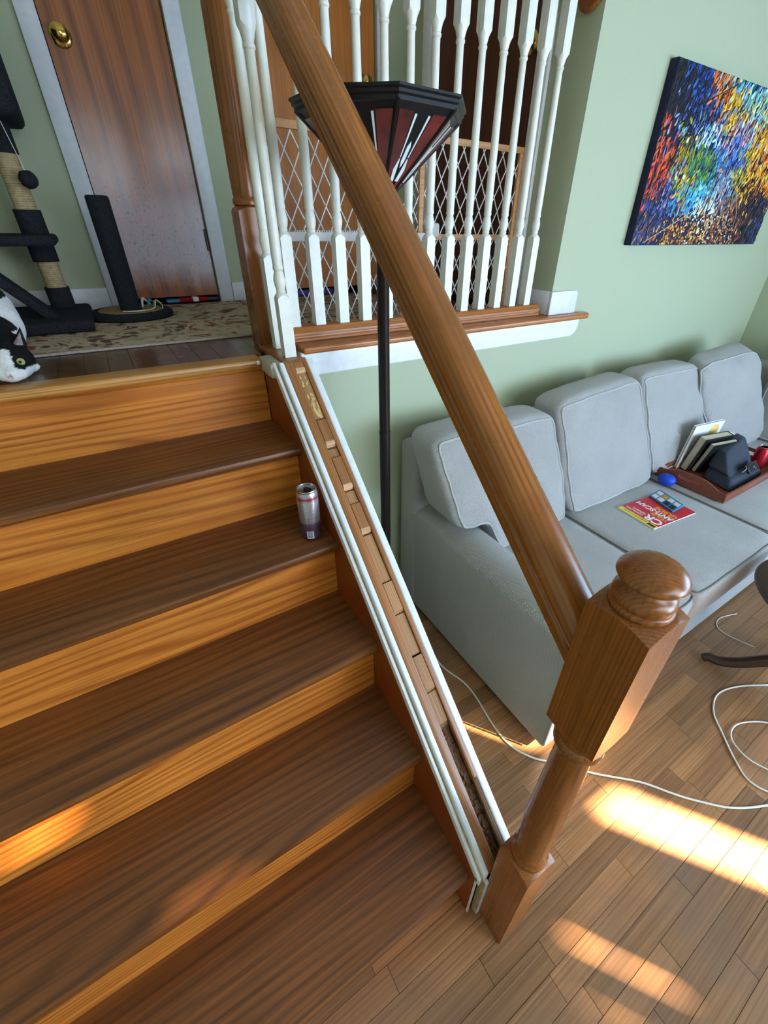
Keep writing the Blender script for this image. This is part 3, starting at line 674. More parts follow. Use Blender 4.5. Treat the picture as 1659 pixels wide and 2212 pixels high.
MB().box(-0.045, 0.045, -0.30, 0.30, -0.016, 0.016, 0.01, mat=Matrix.Translation((-0.64, 2.06, 1.385)) @ Euler((0, radians(49), 0)).to_matrix().to_4x4() @ Matrix.Rotation(pi / 2, 4, 'Z')).build('ramp', M['charcoal'], ct, True)
for xx, yy in ((-0.86, 2.285), (-0.86, 2.02)):
    MB().turned(xx, yy, [(1.258, 0.036, 0), (1.83, 0.036, 0)], 20).build('sisal_post', M['sisal'], ct, True)
bt = thing('pompom_toy', 'round dark pompom hanging on a string from the cat tree', 'cat toy', (-0.448, 2.20, 1.655))
bm_ = bmesh.new(); bmesh.ops.create_icosphere(bm_, subdivisions=3, radius=0.026)
for v in bm_.verts: v.co = v.co * random.uniform(0.94, 1.06) + Vector((-0.448, 2.20, 1.643))
MB().add(bm_).build('ball', M['charcoal'], bt, True)
MB().tube([(-0.448, 2.20, 1.667), (-0.470, 2.21, 1.83)], 0.0012, 6, False).build('string', M['cable'], bt)
# scratching post
sp_ = thing('scratching_post', 'dark plush scratching post on a round base in front of the left door', 'scratching post', (-0.268, 2.16, 1.208))
MB().turned(-0.268, 2.18, [(1.2085, 0.140, 0), (1.213, 0.150, 0), (1.226, 0.150, 0), (1.233, 0.142, 0), (1.234, 0.118, 0)], 40).build('base', M['charcoal'], sp_, True)
MB().turned(-0.268, 2.18, [(1.2335, 0.115, 0), (1.2365, 0.112, 0)], 40).build('scratch_pad', flat('cardboard_pad', (150, 118, 82), 0.9, 0.1, 0, 0.15, 0.5, 200), sp_, True)
MB().turned(-0.268, 2.16, [(1.236, 0.037, 0), (1.60, 0.037, 0), (1.606, 0.033, 0)], 28).build('post', M['charcoal'], sp_, True)
toy = thing('cat_toy', 'tangled white string and ribbon cat toy on the round scratcher base', 'cat toy', (-0.19, 2.17, 1.24))
pts = [(-0.30, 2.10, 1.240), (-0.27, 2.085, 1.240), (-0.22, 2.09, 1.24), (-0.185, 2.13, 1.243), (-0.17, 2.19, 1.262), (-0.155, 2.16, 1.25), (-0.16, 2.10, 1.241)]
MB().tube(pts, 0.0022, 6).build('string', M['cable'], toy, True)
for k, mt in enumerate((M['plasticwhite'], M['bluebox'], flat('lime_ribbon', (150, 170, 60), 0.6))):
    MB().tube([(-0.225 + 0.02 * k, 2.17, 1.242), (-0.215 + 0.022 * k, 2.20, 1.268 - .006 * k), (-0.19 + 0.02 * k, 2.215, 1.244)], 0.006, 8, rs=lambda t: 0.006 * (1 - abs(2 * t - 1) * 0.6)).build('ribbon', mt, toy, True)
cl = thing('folded_cloth', 'red, white and blue cloth peeking out under the left hall door', 'cloth', (0.03, YB, 1.208))
for (x0, x1, mt, zz) in ((-0.10, -0.04, M['bluebox'], 0.014), (-0.045, 0.02, M['redcloth'], 0.018), (0.015, 0.045, M['paper'], 0.0195), (0.04, 0.085, M['redcloth'], 0.018), (0.075, 0.135, M['navy'], 0.016)):
    MB().box(x0, x1, YB - 0.012, YB + 0.08, 1.2085, 1.2085 + zz, 0.004).build('fold', mt, cl, True)
pb = MB().box(0.52, 0.74, YB - 0.06, YB - 0.02, 1.2085, 1.236, 0.008).build('plastic_tray', M['purple'], None, True)
setp(pb, 'low purple plastic tray on the floor under the orange hall door', 'tray')

# ------------------------------------------------------------------ baby gate
def gate_panel(name, label, x0, x1, y0, z0, z1, topw, stile, midbar):
    t = thing(name, label, 'baby gate', ((x0 + x1) / 2, y0, z0), 'two sliding panels of the baby gate')
    bw = 0.020
    MB().box(x0, x1, y0, y0 + 0.014, z1 - bw, z1, 0.002).build('rail', M['gate'], t, True)
    MB().box(x0, x1, y0, y0 + 0.014, z0, z0 + bw * .6, 0.002).build('rail', M['gate'], t, True)
    for a in stile: MB().box(a, a + bw, y0, y0 + 0.014, z0 + bw * .6, z1 - bw, 0.002).build('stile', M['gate'], t, True)
    if midbar: MB().box(x0 + bw, x1 - bw, y0 - 0.001, y0 + 0.013, 1.488, 1.508, 0.002).build('rail', M['gate'], t, True)
    # diamond lattice
    m = MB(); xa, xb = x0 + (bw if stile else 0.004), x1 - 0.006; za, zb = z0 + bw * .5, z1 - bw
    sx, sl = 0.049, 1.85; wv = 0.0017
    k0 = xa - (zb - za) / sl
    for sgn, yy in ((1, y0 + 0.006), (-1, y0 + 0.009)):
        k = k0
        while k < xb + (zb - za) / sl:
            if sgn == 1: p = (k, za); q = (k + (zb - za) / sl, zb)
            else: p = (k + (zb - za) / sl, za); q = (k, zb)
            t0, t1 = 0.0, 1.0
            dx = q[0] - p[0]
            for lim, s_ in ((xa, 1), (xb, -1)):
                ta = (lim - p[0]) / dx
                if (dx * s_) > 0: t0 = max(t0, ta)
                else: t1 = min(t1, ta)
            if t1 - t0 > 0.02:
                A = Vector((p[0] + dx * t0, yy, p[1] + (q[1] - p[1]) * t0)); B = Vector((p[0] + dx * t1, yy, p[1] + (q[1] - p[1]) * t1))
                d = (B - A).normalized(); nn = Vector((d.z, 0, -d.x)) * wv; th = Vector((0, 0.0012, 0))
                V = [A - nn - th, A + nn - th, A + nn + th, A - nn + th, B - nn - th, B + nn - th, B + nn + th, B - nn + th]
                m.mesh(V, [(0, 1, 2, 3), (7, 6, 5, 4), (0, 4, 5, 1), (1, 5, 6, 2), (2, 6, 7, 3), (3, 7, 4, 0)])
            k += sx
    o = m.build('lattice', M['plasticwhite'], t); o['kind'] = 'stuff'
    return t
gl = gate_panel('baby_gate', 'left wooden baby gate panel with white diamond mesh and toothed bar', 0.135, 0.735, 1.575, 1.209, 1.785, 0, [0.715 - 0.0], False)
gr = gate_panel('baby_gate', 'right wooden baby gate panel with white diamond mesh, nearer the dark door', 0.67, 1.232, 1.600, 1.209, 1.800, 0, [0.67, 1.212], True)
bar = MB().box(0.14, 0.775, 1.560, 1.574, 1.485, 1.512, 0.003)
for i in range(44):
    xx = 0.225 + i * 0.0085
    if xx < 0.60: bar.box(xx, xx + 0.0045, 1.561, 1.573, 1.511, 1.5165)
bar.build('toothed_bar', M['plasticwhite'], gl, True)
MB().turned(0, 0, [(0, 0.012, 0), (0.004, 0.013, 0), (0.012, 0.011, 0)], 16, tilt=Matrix.Translation((1.232, 1.59, 1.68)) @ Matrix.Rotation(pi / 2, 4, 'Y')).build('bumper', M['plasticwhite'], gr, True)
MB().box(0.745, 0.80, 1.555, 1.59, 1.497, 1.545, 0.01).build('latch', M['plasticwhite'], gr, True)

# ------------------------------------------------------------------ floor lamp
LX, LY = 0.283, 1.10
lamp = thing('floor_lamp', 'dark bronze torchiere floor lamp with octagonal red and white glass shade', 'floor lamp', (LX, LY, 0))
MB().turned(LX, LY, [(0.0008, 0.135, 0), (0.012, 0.135, 0), (0.020, 0.11, 0), (0.030, 0.05, 0), (0.045, 0.018, 0)], 40).build('base', M['bronze'], lamp, True)
MB().turned(LX, LY, [(0.045, 0.0176, 0), (0.98, 0.0176, 0), (0.981, 0.0184, 0), (0.988, 0.0184, 0), (0.989, 0.0168, 0), (1.575, 0.0168, 0), (1.58, 0.020, 0), (1.592, 0.024, 0), (1.60, 0.030, 0)], 24).build('pole', M['bronze'], lamp, True)
sh_ = thing('shade', None, None, (LX, LY, 1.6)); sh_.parent = lamp; sh_.location = (0, 0, 1.6)
TH0 = radians(25); RT, RB, ZT, ZB = 0.186, 0.028, 1.735, 1.597
def oc(r, i, z): a = TH0 + i * pi / 4; return Vector((LX + r * cos(a), LY + r * sin(a), z))
rim = MB(); bm_ = bmesh.new(); rr = [(0.181, 1.729), (0.188, 1.731), (0.188, 1.738), (0.193, 1.741), (0.193, 1.746), (0.198, 1.749), (0.198, 1.753), (0.188, 1.753), (0.178, 1.731)]
rings = [[bm_.verts.new(oc(r, i, z)) for i in range(8)] for r, z in rr]
for k in range(len(rr)):
    A, B = rings[k], rings[(k + 1) % len(rr)]
    for i in range(8): bm_.faces.new((A[i], A[(i + 1) % 8], B[(i + 1) % 8], B[i]))
rim.add(bm_).build('rim', M['shadeframe'], sh_)
def fpt(i, u, t, off=0.0):
    """point on face i, u across (-1..1), t from rim (0) to bottom (1), off outwards"""
    a0, a1 = oc(RT, i, ZT), oc(RT, i + 1, ZT); b0, b1 = oc(RB, i, ZB), oc(RB, i + 1, ZB)
    p = (a0.lerp(a1, (u + 1) / 2)).lerp(b0.lerp(b1, (u + 1) / 2), t)
    nrm = (a1 - a0).cross(b0 - a0).normalized()
    if nrm.z > 0: nrm = -nrm
    return p + nrm * off
def patch(m, i, quad, o0, o1):
    V = [fpt(i, u, t, o0) for u, t in quad] + [fpt(i, u, t, o1) for u, t in quad]; k = len(quad)
    m.mesh(V, [tuple(range(k)), tuple(range(2 * k - 1, k - 1, -1))] + [(j, (j + 1) % k, (j + 1) % k + k, j + k) for j in range(k)])
for i in range(8):
    m = MB(); patch(m, i, [(-1, 0), (1, 0), (1, 1), (-1, 1)], -0.002, 0.0); m.build('shade_panel', M['shadeframe'], sh_)
    for s in (-1, 1):
        m = MB(); patch(m, i, [(s * 0.36, 0.10), (s * 0.90, 0.10), (s * 0.86, 0.97), (s * 0.30, 0.97)], 0.0002, 0.0016); m.build('red_pane', M['redglass'], sh_)
        m = MB(); patch(m, i, [(s * 0.22, 0.12), (s * 0.30, 0.12), (s * 0.30, 0.56), (s * 0.24, 0.56)], 0.0002, 0.0018); m.build('white_pane', M['whiteglass'], sh_)
        m = MB(); patch(m, i, [(s * 0.24, 0.575), (s * 0.31, 0.575), (s * 0.52, 0.70), (s * 0.50, 0.84), (s * 0.12, 0.84)], 0.0003, 0.0018); m.build('white_pane', M['whiteglass'], sh_)
    m = MB(); patch(m, i, [(-0.10, 0.44), (0, 0.38), (0.10, 0.44), (0.12, 0.60), (0.0, 0.68), (-0.12, 0.60)], 0.0002, 0.0018); m.build('white_pane', M['whiteglass'], sh_)
    m = MB(); patch(m, i, [(-0.5, 0.86), (-0.05, 0.86), (-0.05, 0.97), (-0.5, 0.97)], 0.0002, 0.0018); m.build('white_pane', M['whiteglass'], sh_)
fr = MB()
for i in range(8): fr.tube([oc(RT, i, ZT), oc(RB, i, ZB)], 0.0045, 6, False)
fr.build('leading', M['shadeframe'], sh_)

# ------------------------------------------------------------------ soda can on the stairs
can = thing('soda_can', 'tall slim silver drink can standing on the fourth stair', 'can', (-0.047, 0.935, 0.8))
CX_, CY_ = -0.047, 0.945
MB().turned(CX_, CY_, [(0.8006, 0.0225, 0), (0.803, 0.0240, 0), (0.809, 0.0285, 0), (0.813, 0.0288, 0), (0.938, 0.0288, 0), (0.944, 0.0270, 0), (0.950, 0.0250, 0)], 40).build('body', M['can'], can, True, origin=(CX_, CY_, 0.8))
MB().turned(CX_, CY_, [(0.950, 0.0250, 0), (0.952, 0.0266, 0), (0.9545, 0.0270, 0), (0.9565, 0.0262, 0), (0.9563, 0.0246, 0), (0.951, 0.0232, 0), (0.9505, 0.021, 0)], 40).build('lid', M['alu'], can, True)
tb = MB().turned(CX_ + 0.002, CY_ - 0.002, [(0.9506, 0.011, 0), (0.952, 0.011, 0)], 20).box(CX_ - 0.004, CX_ + 0.006, CY_ - 0.009, CY_ + 0.008, 0.952, 0.9532, 0.0005).tube([(CX_ + 0.001 + 0.005 * cos(a), CY_ + 0.004 + 0.007 * sin(a), 0.9535) for a in [k * pi / 5 for k in range(10)]], 0.0009, 6, True, True)
tb.build('pull_tab', M['bronze'], can, True)
# printed barcode patch facing the viewer (white block with bars)
def can_patch(a0, a1, z0, z1, mat, name, r=0.0290):
    m = MB(); n = 6; V = []
    for z in (z0, z1):
        for k in range(n + 1): a = radians(a0 + (a1 - a0) * k / n); V.append((CX_ + r * cos(a), CY_ + r * sin(a), z))
    m.mesh(V, [(k, k + 1, k + n + 2, k + n + 1) for k in range(n)]); return m.build(name, mat, can)
can_patch(-135, -98, 0.811, 0.835, M['paper'], 'barcode_panel')
bm2 = MB(); z = 0.8125
rnd = random.Random(3)
while z < 0.8335:
    t = rnd.choice((0.0005, 0.0009, 0.0013)); V = []
    for zz in (z, z + t):
        for k in range(4): a = radians(-131 + 28 * k / 3); V.append((CX_ + 0.02925 * cos(a), CY_ + 0.02925 * sin(a), zz))
    bm2.mesh(V, [(k, k + 1, k + 5, k + 4) for k in range(3)]); z += t + rnd.choice((0.0006, 0.001))
bm2.build('barcode', M['navy'], can)

# ------------------------------------------------------------------ sofa
sofa = thing('sofa', 'light grey herringbone sectional sofa against the green wall', 'sofa', (1.8, 0.9, 0))
def cushion_pt(C, u, v, w, puff, k=9, wob=0.0, seed=0, warp=None):
    # C: 8 corners indexed [ix][iy][iz]
    def ssign(x): return (x > 0) - (x < 0)
    mx = max(abs(u), abs(v), abs(w)) or 1e-6
    pn = (abs(u) ** k + abs(v) ** k + abs(w) ** k) ** (1 / k)
    s = mx / pn if pn > 0 else 1
    U, V_, W = u * s, v * s, w * s
    U2 = U * (1 + puff[0] * (1 - V_ * V_) * (1 - W * W)); V2 = V_ * (1 + puff[1] * (1 - U * U) * (1 - W * W)); W2 = W * (1 + puff[2] * (1 - U * U) * (1 - V_ * V_))
    a, b, c = (U2 + 1) / 2, (V2 + 1) / 2, (W2 + 1) / 2
    p = Vector((0, 0, 0))
    for i in (0, 1):
        for j in (0, 1):
            for l in (0, 1):
                p += Vector(C[i][j][l]) * ((a if i else 1 - a) * (b if j else 1 - b) * (c if l else 1 - c))
    if wob:
        p += Vector((0, -1, 0.3)) * wob * (sin(7 * u + seed) * sin(5 * w + seed * 2) + 0.5 * sin(13 * u * w + seed * 3))
    return warp(p) if warp else p
def cushion(name, C, puff=(0.03, 0.18, 0.05), n=14, pipes=(), parent=sofa, mat=None, k=9, wob=0.002, seed=0, warp=None):
    bm = bmesh.new(); bmesh.ops.create_cube(bm, size=2); bmesh.ops.subdivide_edges(bm, edges=bm.edges[:], cuts=n, use_grid_fill=True)
    for v in bm.verts: v.co = cushion_pt(C, v.co.x, v.co.y, v.co.z, puff, k, wob, seed, warp)
    o = MB().add(bm).build(name, mat or M['sofa'], parent, True, angle=80)
    for pl in pipes:
        ax, val = pl; pts = []; N = 14
        per = [(-1 + 2 * i / N, -1) for i in range(N)] + [(1, -1 + 2 * i / N) for i in range(N)] + [(1 - 2 * i / N, 1) for i in range(N)] + [(-1, 1 - 2 * i / N) for i in range(N)]
        for a, b in per:
            uvw = {'y': (a, val, b), 'x': (val, a, b), 'z': (a, b, val)}[ax]
            pts.append(cushion_pt(C, *uvw, puff, k, wob, seed, warp))
        ctr = sum((Vector(p) for p in pts), Vector()) / len(pts)
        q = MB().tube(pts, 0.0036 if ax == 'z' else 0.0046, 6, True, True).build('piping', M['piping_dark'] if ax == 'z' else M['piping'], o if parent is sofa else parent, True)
    return o
def boxC(x0, x1, y0, y1, z0, z1): return [[[(x, y, z) for z in (z0, z1)] for y in (y0, y1)] for x in (x0, x1)]
# frame body
MB().box(0.49, 2.42, 0.385, 1.22, 0.028, 0.30, 0.012).build('base_frame', M['sofa'], sofa, True)
MB().box(2.42, 3.20, -0.9, 1.22, 0.028, 0.30, 0.012).build('base_frame', M['sofa'], sofa, True)
for xx in (0.55, 1.4, 2.35): 
    for yy in (0.45, 1.15): MB().box(xx - 0.025, xx + 0.025, yy - 0.025, yy + 0.025, 0.0005, 0.028).build('foot', M['black'], sofa)
# arm: rounded top, slightly flared
arm = []
W0, W1 = 0.486, 0.630
armp = [(W0, 0.030), (W1, 0.030), (W1, 0.50), (W1 + 0.002, 0.535), (W1 - 0.012, 0.560), (W1 - 0.045, 0.572), (W0 + 0.045, 0.570), (W0 + 0.006, 0.556), (W0 - 0.012, 0.530), (W0 - 0.010, 0.49), (W0 - 0.002, 0.40)]
bma = bmesh.new(); rings = []
for yy, sc_, dz in ((0.380, 0.0, 0), (0.380, 0.86, -0.006), (0.384, 0.95, -0.002), (0.392, 1.0, 0), (0.60, 1.0, 0.004), (0.90, 1.0, 0.004), (1.22, 1.0, 0.0), (1.22, 0, 0)):
    mx, mz = (W0 + W1) / 2, 0.30
    if sc_ == 0: continue
    rings.append([bma.verts.new((mx + (a - mx) * (1 if b < 0.05 and False else sc_ if sc_ < 1 else 1), yy, (mz + (b - mz) * (1 - (1 - sc_) * 0.4)) + (dz if b > 0.3 else 0))) for a, b in armp])
nA = len(armp)
for a_, b_ in zip(rings, rings[1:]):
    for k in range(nA): bma.faces.new((a_[k], a_[(k + 1) % nA], b_[(k + 1) % nA], b_[k]))
bma.faces.new(rings[0]); bma.faces.new(rings[-1][::-1])
armo = MB().add(bma).build('arm', M['sofa'], sofa, True, angle=60)
MB().tube([(a, 0.381, b) for a, b in armp[2:]] + [(W0, 0.381, 0.05)], 0.004, 6).build('piping', M['piping'], armo, True)
# back frame
MB().box(0.478, 3.20, 1.19, 1.318, 0.03, 0.835, 0.022, 3).build('back_frame', M['sofa'], sofa, True)
MB().box(3.08, 3.235, -0.9, 1.318, 0.03, 0.835, 0.022, 3).build('back_frame', M['sofa'], sofa, True)
# seat cushions
SX = [0.632, 1.137, 1.795, 2.43]
for i in range(3):
    fr_ = 0.345 if i < 2 else 0.36
    C = boxC(SX[i] + 0.002, SX[i + 1] - 0.002, fr_, 1.10, 0.300, 0.448)
    cushion('seat_cushion', C, (0.0, 0.03, 0.10), 12, [('z', 0.96)], k=18, wob=0.0012, seed=i)
cushion('seat_cushion', boxC(2.434, 3.08, -0.9, 1.10, 0.300, 0.448), (0.0, 0.03, 0.08), 12, [('z', 1.0)], k=12, wob=0.001, seed=5)
# back cushions
def backC(xa0, xb0, xa1, xb1, yf0, yf1, yb0, yb1, z0a, z1a, z0b, z1b):
    # left/right x at bottom & top, front y bottom/top, back y bottom/top
    return [[[(xa0, yf0, z0a), (xa1, yf1, z1a)], [(xa0, yb0, z0a), (xa1, yb1, z1a)]], [[(xb0, yf0, z0b), (xb1, yf1, z1b)], [(xb0, yb0, z0b), (xb1, yb1, z1b)]]]
def t_warp(p):
    if p.x < 0.72:
        t = max(0, min(1, (0.72 - p.x) / 0.12)); t = t * t * (3 - 2 * t); z0_ = 0.45 + 0.165 * t
        p = Vector((p.x, p.y, z0_ + (p.z - 0.45) * (0.96 - z0_) / 0.51))
    return p
cushion('back_cushion', backC(0.475, 1.125, 0.425, 1.045, 0.90, 1.04, 1.12, 1.20, 0.450, 0.930, 0.450, 0.925), (0.02, 0.20, 0.03), 20, [('y', -1.0), ('y', 1.0)], seed=1, wob=0.004, warp=t_warp)
cushion('back_cushion', backC(1.130, 1.790, 1.055, 1.605, 0.905, 1.05, 1.12, 1.20, 0.450, 0.950, 0.450, 0.985), (0.02, 0.20, 0.03), 18, [('y', -1.0), ('y', 1.0)], seed=3, wob=0.004)
cushion('back_cushion', backC(1.795, 2.40, 1.625, 2.16, 0.93, 1.06, 1.12, 1.20, 0.450, 0.980, 0.450, 0.965), (0.02, 0.20, 0.03), 18, [('y', -1.0), ('y', 1.0)], seed=4, wob=0.005)
cushion('back_cushion', [[[(2.84, 0.35, 0.45), (2.96, 0.35, 0.98)], [(2.84, 0.98, 0.45), (2.96, 1.0, 0.98)]], [[(3.05, 0.35, 0.45), (3.10, 0.35, 0.98)], [(3.05, 0.98, 0.45), (3.10, 1.0, 0.98)]]], (0.2, 0.02, 0.03), 14, [('x', -1.0)], seed=6)
tp = thing('throw_pillow', 'large soft grey corner pillow with a folded top at the sofa corner', 'pillow', (2.6, 0.95, 0.45))
cushion('pillow_body', [[[(2.40, 0.92, 0.452), (2.07, 1.02, 0.95)], [(2.43, 1.06, 0.452), (2.15, 1.17, 0.985)]], [[(2.90, 0.84, 0.452), (2.62, 0.98, 0.985)], [(2.94, 1.02, 0.452), (2.72, 1.15, 1.02)]]], (0.03, 0.22, 0.04), 18, [('y', -0.7)], parent=tp, seed=8, k=7, wob=0.005)

# ------------------------------------------------------------------ tray and what lies in it
tr = thing('serving_tray', 'red-brown wooden serving tray with cut-out handles on the sofa seat', 'tray', (2.1, 0.77, 0.456))
tx0, tx1, ty0, ty1, tz = 1.845, 2.46, 0.607, 0.950, 0.458
MB().box(tx0, tx1, ty0, ty1, tz, tz + 0.008).build('tray_floor', M['tray'], tr)
MB().box(tx0, tx1, ty0, ty0 + 0.010, tz + 0.008, tz + 0.045, 0.002).build('side_rail', M['tray'], tr, True)
MB().box(tx0, tx1, ty1 - 0.010, ty1, tz + 0.008, tz + 0.045, 0.002).build('side_rail', M['tray'], tr, True)
def tray_end(xa):
    # arched end board with a slot: built as a ring of quads in YZ
    m = MB(); out = []; inn = []; N = 40; yc = (ty0 + ty1) / 2; hl = (ty1 - ty0) / 2 - 0.011
    def top(y_):
        t = abs(y_ - yc) / hl; return tz + 0.045 + 0.028 * (1 / (1 + math.exp((t - 0.62) * 14)))
    for k in range(N):
        a = 2 * pi * k / N; 
        yy = yc + 0.058 * max(-1, min(1, cos(a) * 1.15)); zz = tz + 0.044 + 0.011 * max(-1, min(1, sin(a) * 1.3)); inn.append((yy, zz))
        oy = yc + hl * max(-1, min(1, cos(a) * 1.35)); oz = top(oy) if sin(a) > 0.0 else tz + 0.008
        out.append((oy, oz))
    bm = bmesh.new(); L = []
    for xx in (xa, xa + 0.009):
        L.append(([bm.verts.new((xx, p[0], p[1])) for p in out], [bm.verts.new((xx, p[0], p[1])) for p in inn]))
    for k in range(N):
        j = (k + 1) % N
        for (o_, i_) in L: bm.faces.new((o_[k], o_[j], i_[j], i_[k]))
        bm.faces.new((L[0][0][k], L[1][0][k], L[1][0][j], L[0][0][j])); bm.faces.new((L[0][1][k], L[0][1][j], L[1][1][j], L[1][1][k]))
    bmesh.ops.remove_doubles(bm, verts=bm.verts[:], dist=1e-6)
    return m.add(bm)
tray_end(tx0).build('end_board', M['tray'], tr); tray_end(tx1 - 0.009).build('end_board', M['tray'], tr)
def book(name, label, x, y, w_, h_, t_, tiltx, rotz, cov, cov2=None, z0=tz + 0.0100, soft=0):
    t = thing(name, label, 'book', (0, 0, 0))
    # local: width along X (0..w_), height along Z, thickness along Y (0..t_)
    MB().box(0.0, w_ , 0, 0.0025, 0, h_).build('front_cover', cov, t)
    MB().box(0.0, w_ , t_ - 0.0025, t_, 0, h_).build('back_cover', cov2 or cov, t)
    MB().box(w_ - 0.001, w_ + 0.002, 0, t_, 0, h_, 0.0005).build('spine', cov2 or cov, t)
    MB().box(0.003, w_ - 0.001, 0.0026, t_ - 0.0026, 0.003, h_ - 0.003).build('pages', M['pages'], t)
    t.location = (x, y, z0); t.rotation_euler = Euler((tiltx, 0, rotz)); return t
lean = radians(-24)
black_cov = flat('black_cover', (24, 22, 24), 0.4); 
bk1 = book('book', 'white thin book with an orange sun on its cover, rearmost in the tray', 1.985, 0.917, 0.225, 0.245, 0.014, radians(4), radians(-8), M['paper'])
cv = flat('cover_orange', (240, 196, 110), 0.5)
MB().turned(0, 0, [(0, 0.038, 0), (0.0005, 0.038, 0)], 28, tilt=Matrix.Translation((0.165, -0.0002, 0.195)) @ Matrix.Rotation(pi / 2, 4, 'X')).build('cover_spot', cv, bk1)
def text_mesh(s, size, mat, name, parent, mtx, ext=0.0002, squash=1.0, bold=0.0):
    c = bpy.data.curves.new(name, 'FONT'); c.body = s; c.size = size; c.extrude = ext; c.offset = bold; c.align_x = 'LEFT'
    o = bpy.data.objects.new(name, c); COL.objects.link(o)
    dg = bpy.context.evaluated_depsgraph_get(); me = bpy.data.meshes.new_from_object(o.evaluated_get(dg))
    COL.objects.unlink(o); bpy.data.objects.remove(o)
    me.materials.clear(); me.materials.append(mat); me.transform(Matrix.Diagonal((squash, 1, 1, 1))); me.transform(mtx)
    o2 = bpy.data.objects.new(name, me); COL.objects.link(o2); o2.parent = parent; return o2
bk2 = book('book', 'thick book with black covers and cream pages leaning in the tray', 1.990, 0.870, 0.195, 0.200, 0.040, radians(11), radians(-12), black_cov)
bk3 = book('book', 'thin dark paperback in front of the thick black book in the tray', 2.015, 0.838, 0.180, 0.178, 0.024, radians(14), radians(-12), black_cov)
# zip case
zc = thing('zip_case', 'black and slate wedge-shaped fabric case standing in the tray', 'bag', (2.17, 0.73, tz + 0.008))
cushion('case_body', [[[(1.955, 0.635, tz + 0.0085), (1.99, 0.66, tz + 0.060)], [(2.00, 0.79, tz + 0.0085), (2.06, 0.80, tz + 0.085)]], [[(2.32, 0.635, tz + 0.0085), (2.30, 0.66, tz + 0.050)], [(2.33, 0.82, tz + 0.0085), (2.33, 0.82, tz + 0.085)]]], (0.02, 0.03, 0.05), 10, (), parent=zc, mat=M['slate'], k=14, wob=0)
cushion('case_lid', [[[(1.99, 0.67, tz + 0.060), (2.05, 0.75, tz + 0.150)], [(2.02, 0.80, tz + 0.070), (2.07, 0.80, tz + 0.160)]], [[(2.30, 0.70, tz + 0.060), (2.24, 0.76, tz + 0.195)], [(2.33, 0.81, tz + 0.075), (2.25, 0.81, tz + 0.200)]]], (0.02, 0.05, 0.03), 10, (), parent=zc, mat=M['slate'], k=14, wob=0)
MB().tube([(2.060, 0.655, tz + 0.085), (2.075, 0.650, tz + 0.100), (2.090, 0.662, tz + 0.110)], 0.0028, 6).build('zip_pull', M['alu'], zc, True)
rm = thing('remote_control', 'small black remote control lying on the dark case in the tray', 'remote', (2.235, 0.665, tz + 0.062))
rmx = Matrix.Translation((2.165, 0.655, tz + 0.085)) @ Euler((radians(48), radians(6), radians(6))).to_matrix().to_4x4()
MB().box(-0.080, 0.080, -0.022, 0.022, -0.007, 0.007, 0.005, mat=rmx).build('body', M['black'], rm, True)
for i in range(6):
    for j in range(3):
        MB().box(-0.052 + i * 0.017, -0.043 + i * 0.017, -0.013 + j * 0.010, -0.008 + j * 0.010, 0.007, 0.0085, mat=rmx).build('button', [M['navy'], M['plasticwhite'], M['yellow']][(1 if (i, j) == (3, 1) else 2 if (i, j) == (4, 0) else 0)], rm)
sc2 = thing('soda_can', 'red soda can standing in the wooden tray on the sofa', 'can', (2.40, 0.70, tz + 0.008))
z0 = tz + 0.0085
MB().turned(2.385, 0.70, [(z0, 0.026, 0), (z0 + 0.004, 0.028, 0), (z0 + 0.010, 0.033, 0), (z0 + 0.104, 0.033, 0), (z0 + 0.113, 0.028, 0), (z0 + 0.116, 0.0265, 0)], 32).build('body', M['redcan'], sc2, True)
MB().turned(2.385, 0.70, [(z0 + 0.116, 0.0265, 0), (z0 + 0.118, 0.0275, 0), (z0 + 0.120, 0.0270, 0), (z0 + 0.1195, 0.025, 0), (z0 + 0.116, 0.023, 0)], 32).build('lid', M['alu'], sc2, True)
ball = MB(); bm_ = bmesh.new(); bmesh.ops.create_icosphere(bm_, subdivisions=4, radius=1)
for v in bm_.verts: v.co = Vector((1.795 + v.co.x * 0.036, 0.862 + v.co.y * 0.042, 0.480 + v.co.z * 0.030))
ball.add(bm_); bo = ball.build('foam_ball', M['blue'], None, True, origin=(1.795, 0.862, 0.478)); setp(bo, 'blue egg-shaped foam ball beside the wooden tray on the sofa', 'ball')
ca = MB().tube([(2.33, 0.86, tz + 0.15), (2.42, 0.89, tz + 0.13), (2.50, 0.86, tz + 0.08), (2.53, 0.80, tz + 0.02)], 0.003, 6).build('charging_cable', M['cable'], None, True); setp(ca, 'thin white charging cable curving behind the dark case', 'cable')

# ------------------------------------------------------------------ magazine
mg = thing('magazine', 'red magazine with yellow strip lying face up on the sofa seat', 'magazine', (1.515, 0.757, 0.462))
A = Vector((1.365, 0.662)); Bv = Vector((1.383, 0.850)); Cc = Vector((1.655, 0.645))   # page: top-left corner, top-right, bottom-left
ex = (Bv - A).normalized(); ey = Vector((-(Cc - A).x, -(Cc - A).y)).normalized(); Wd = (Bv - A).length; Hd = (Cc - A).length
ex3, ey3 = Vector((ex.x, ex.y, 0)), Vector((-ex.y, ex.x, 0))
if ey3.dot(Vector((ey.x, ey.y, 0))) < 0: ey3 = -ey3
ez3 = ex3.cross(ey3)
MZ = 0.4560
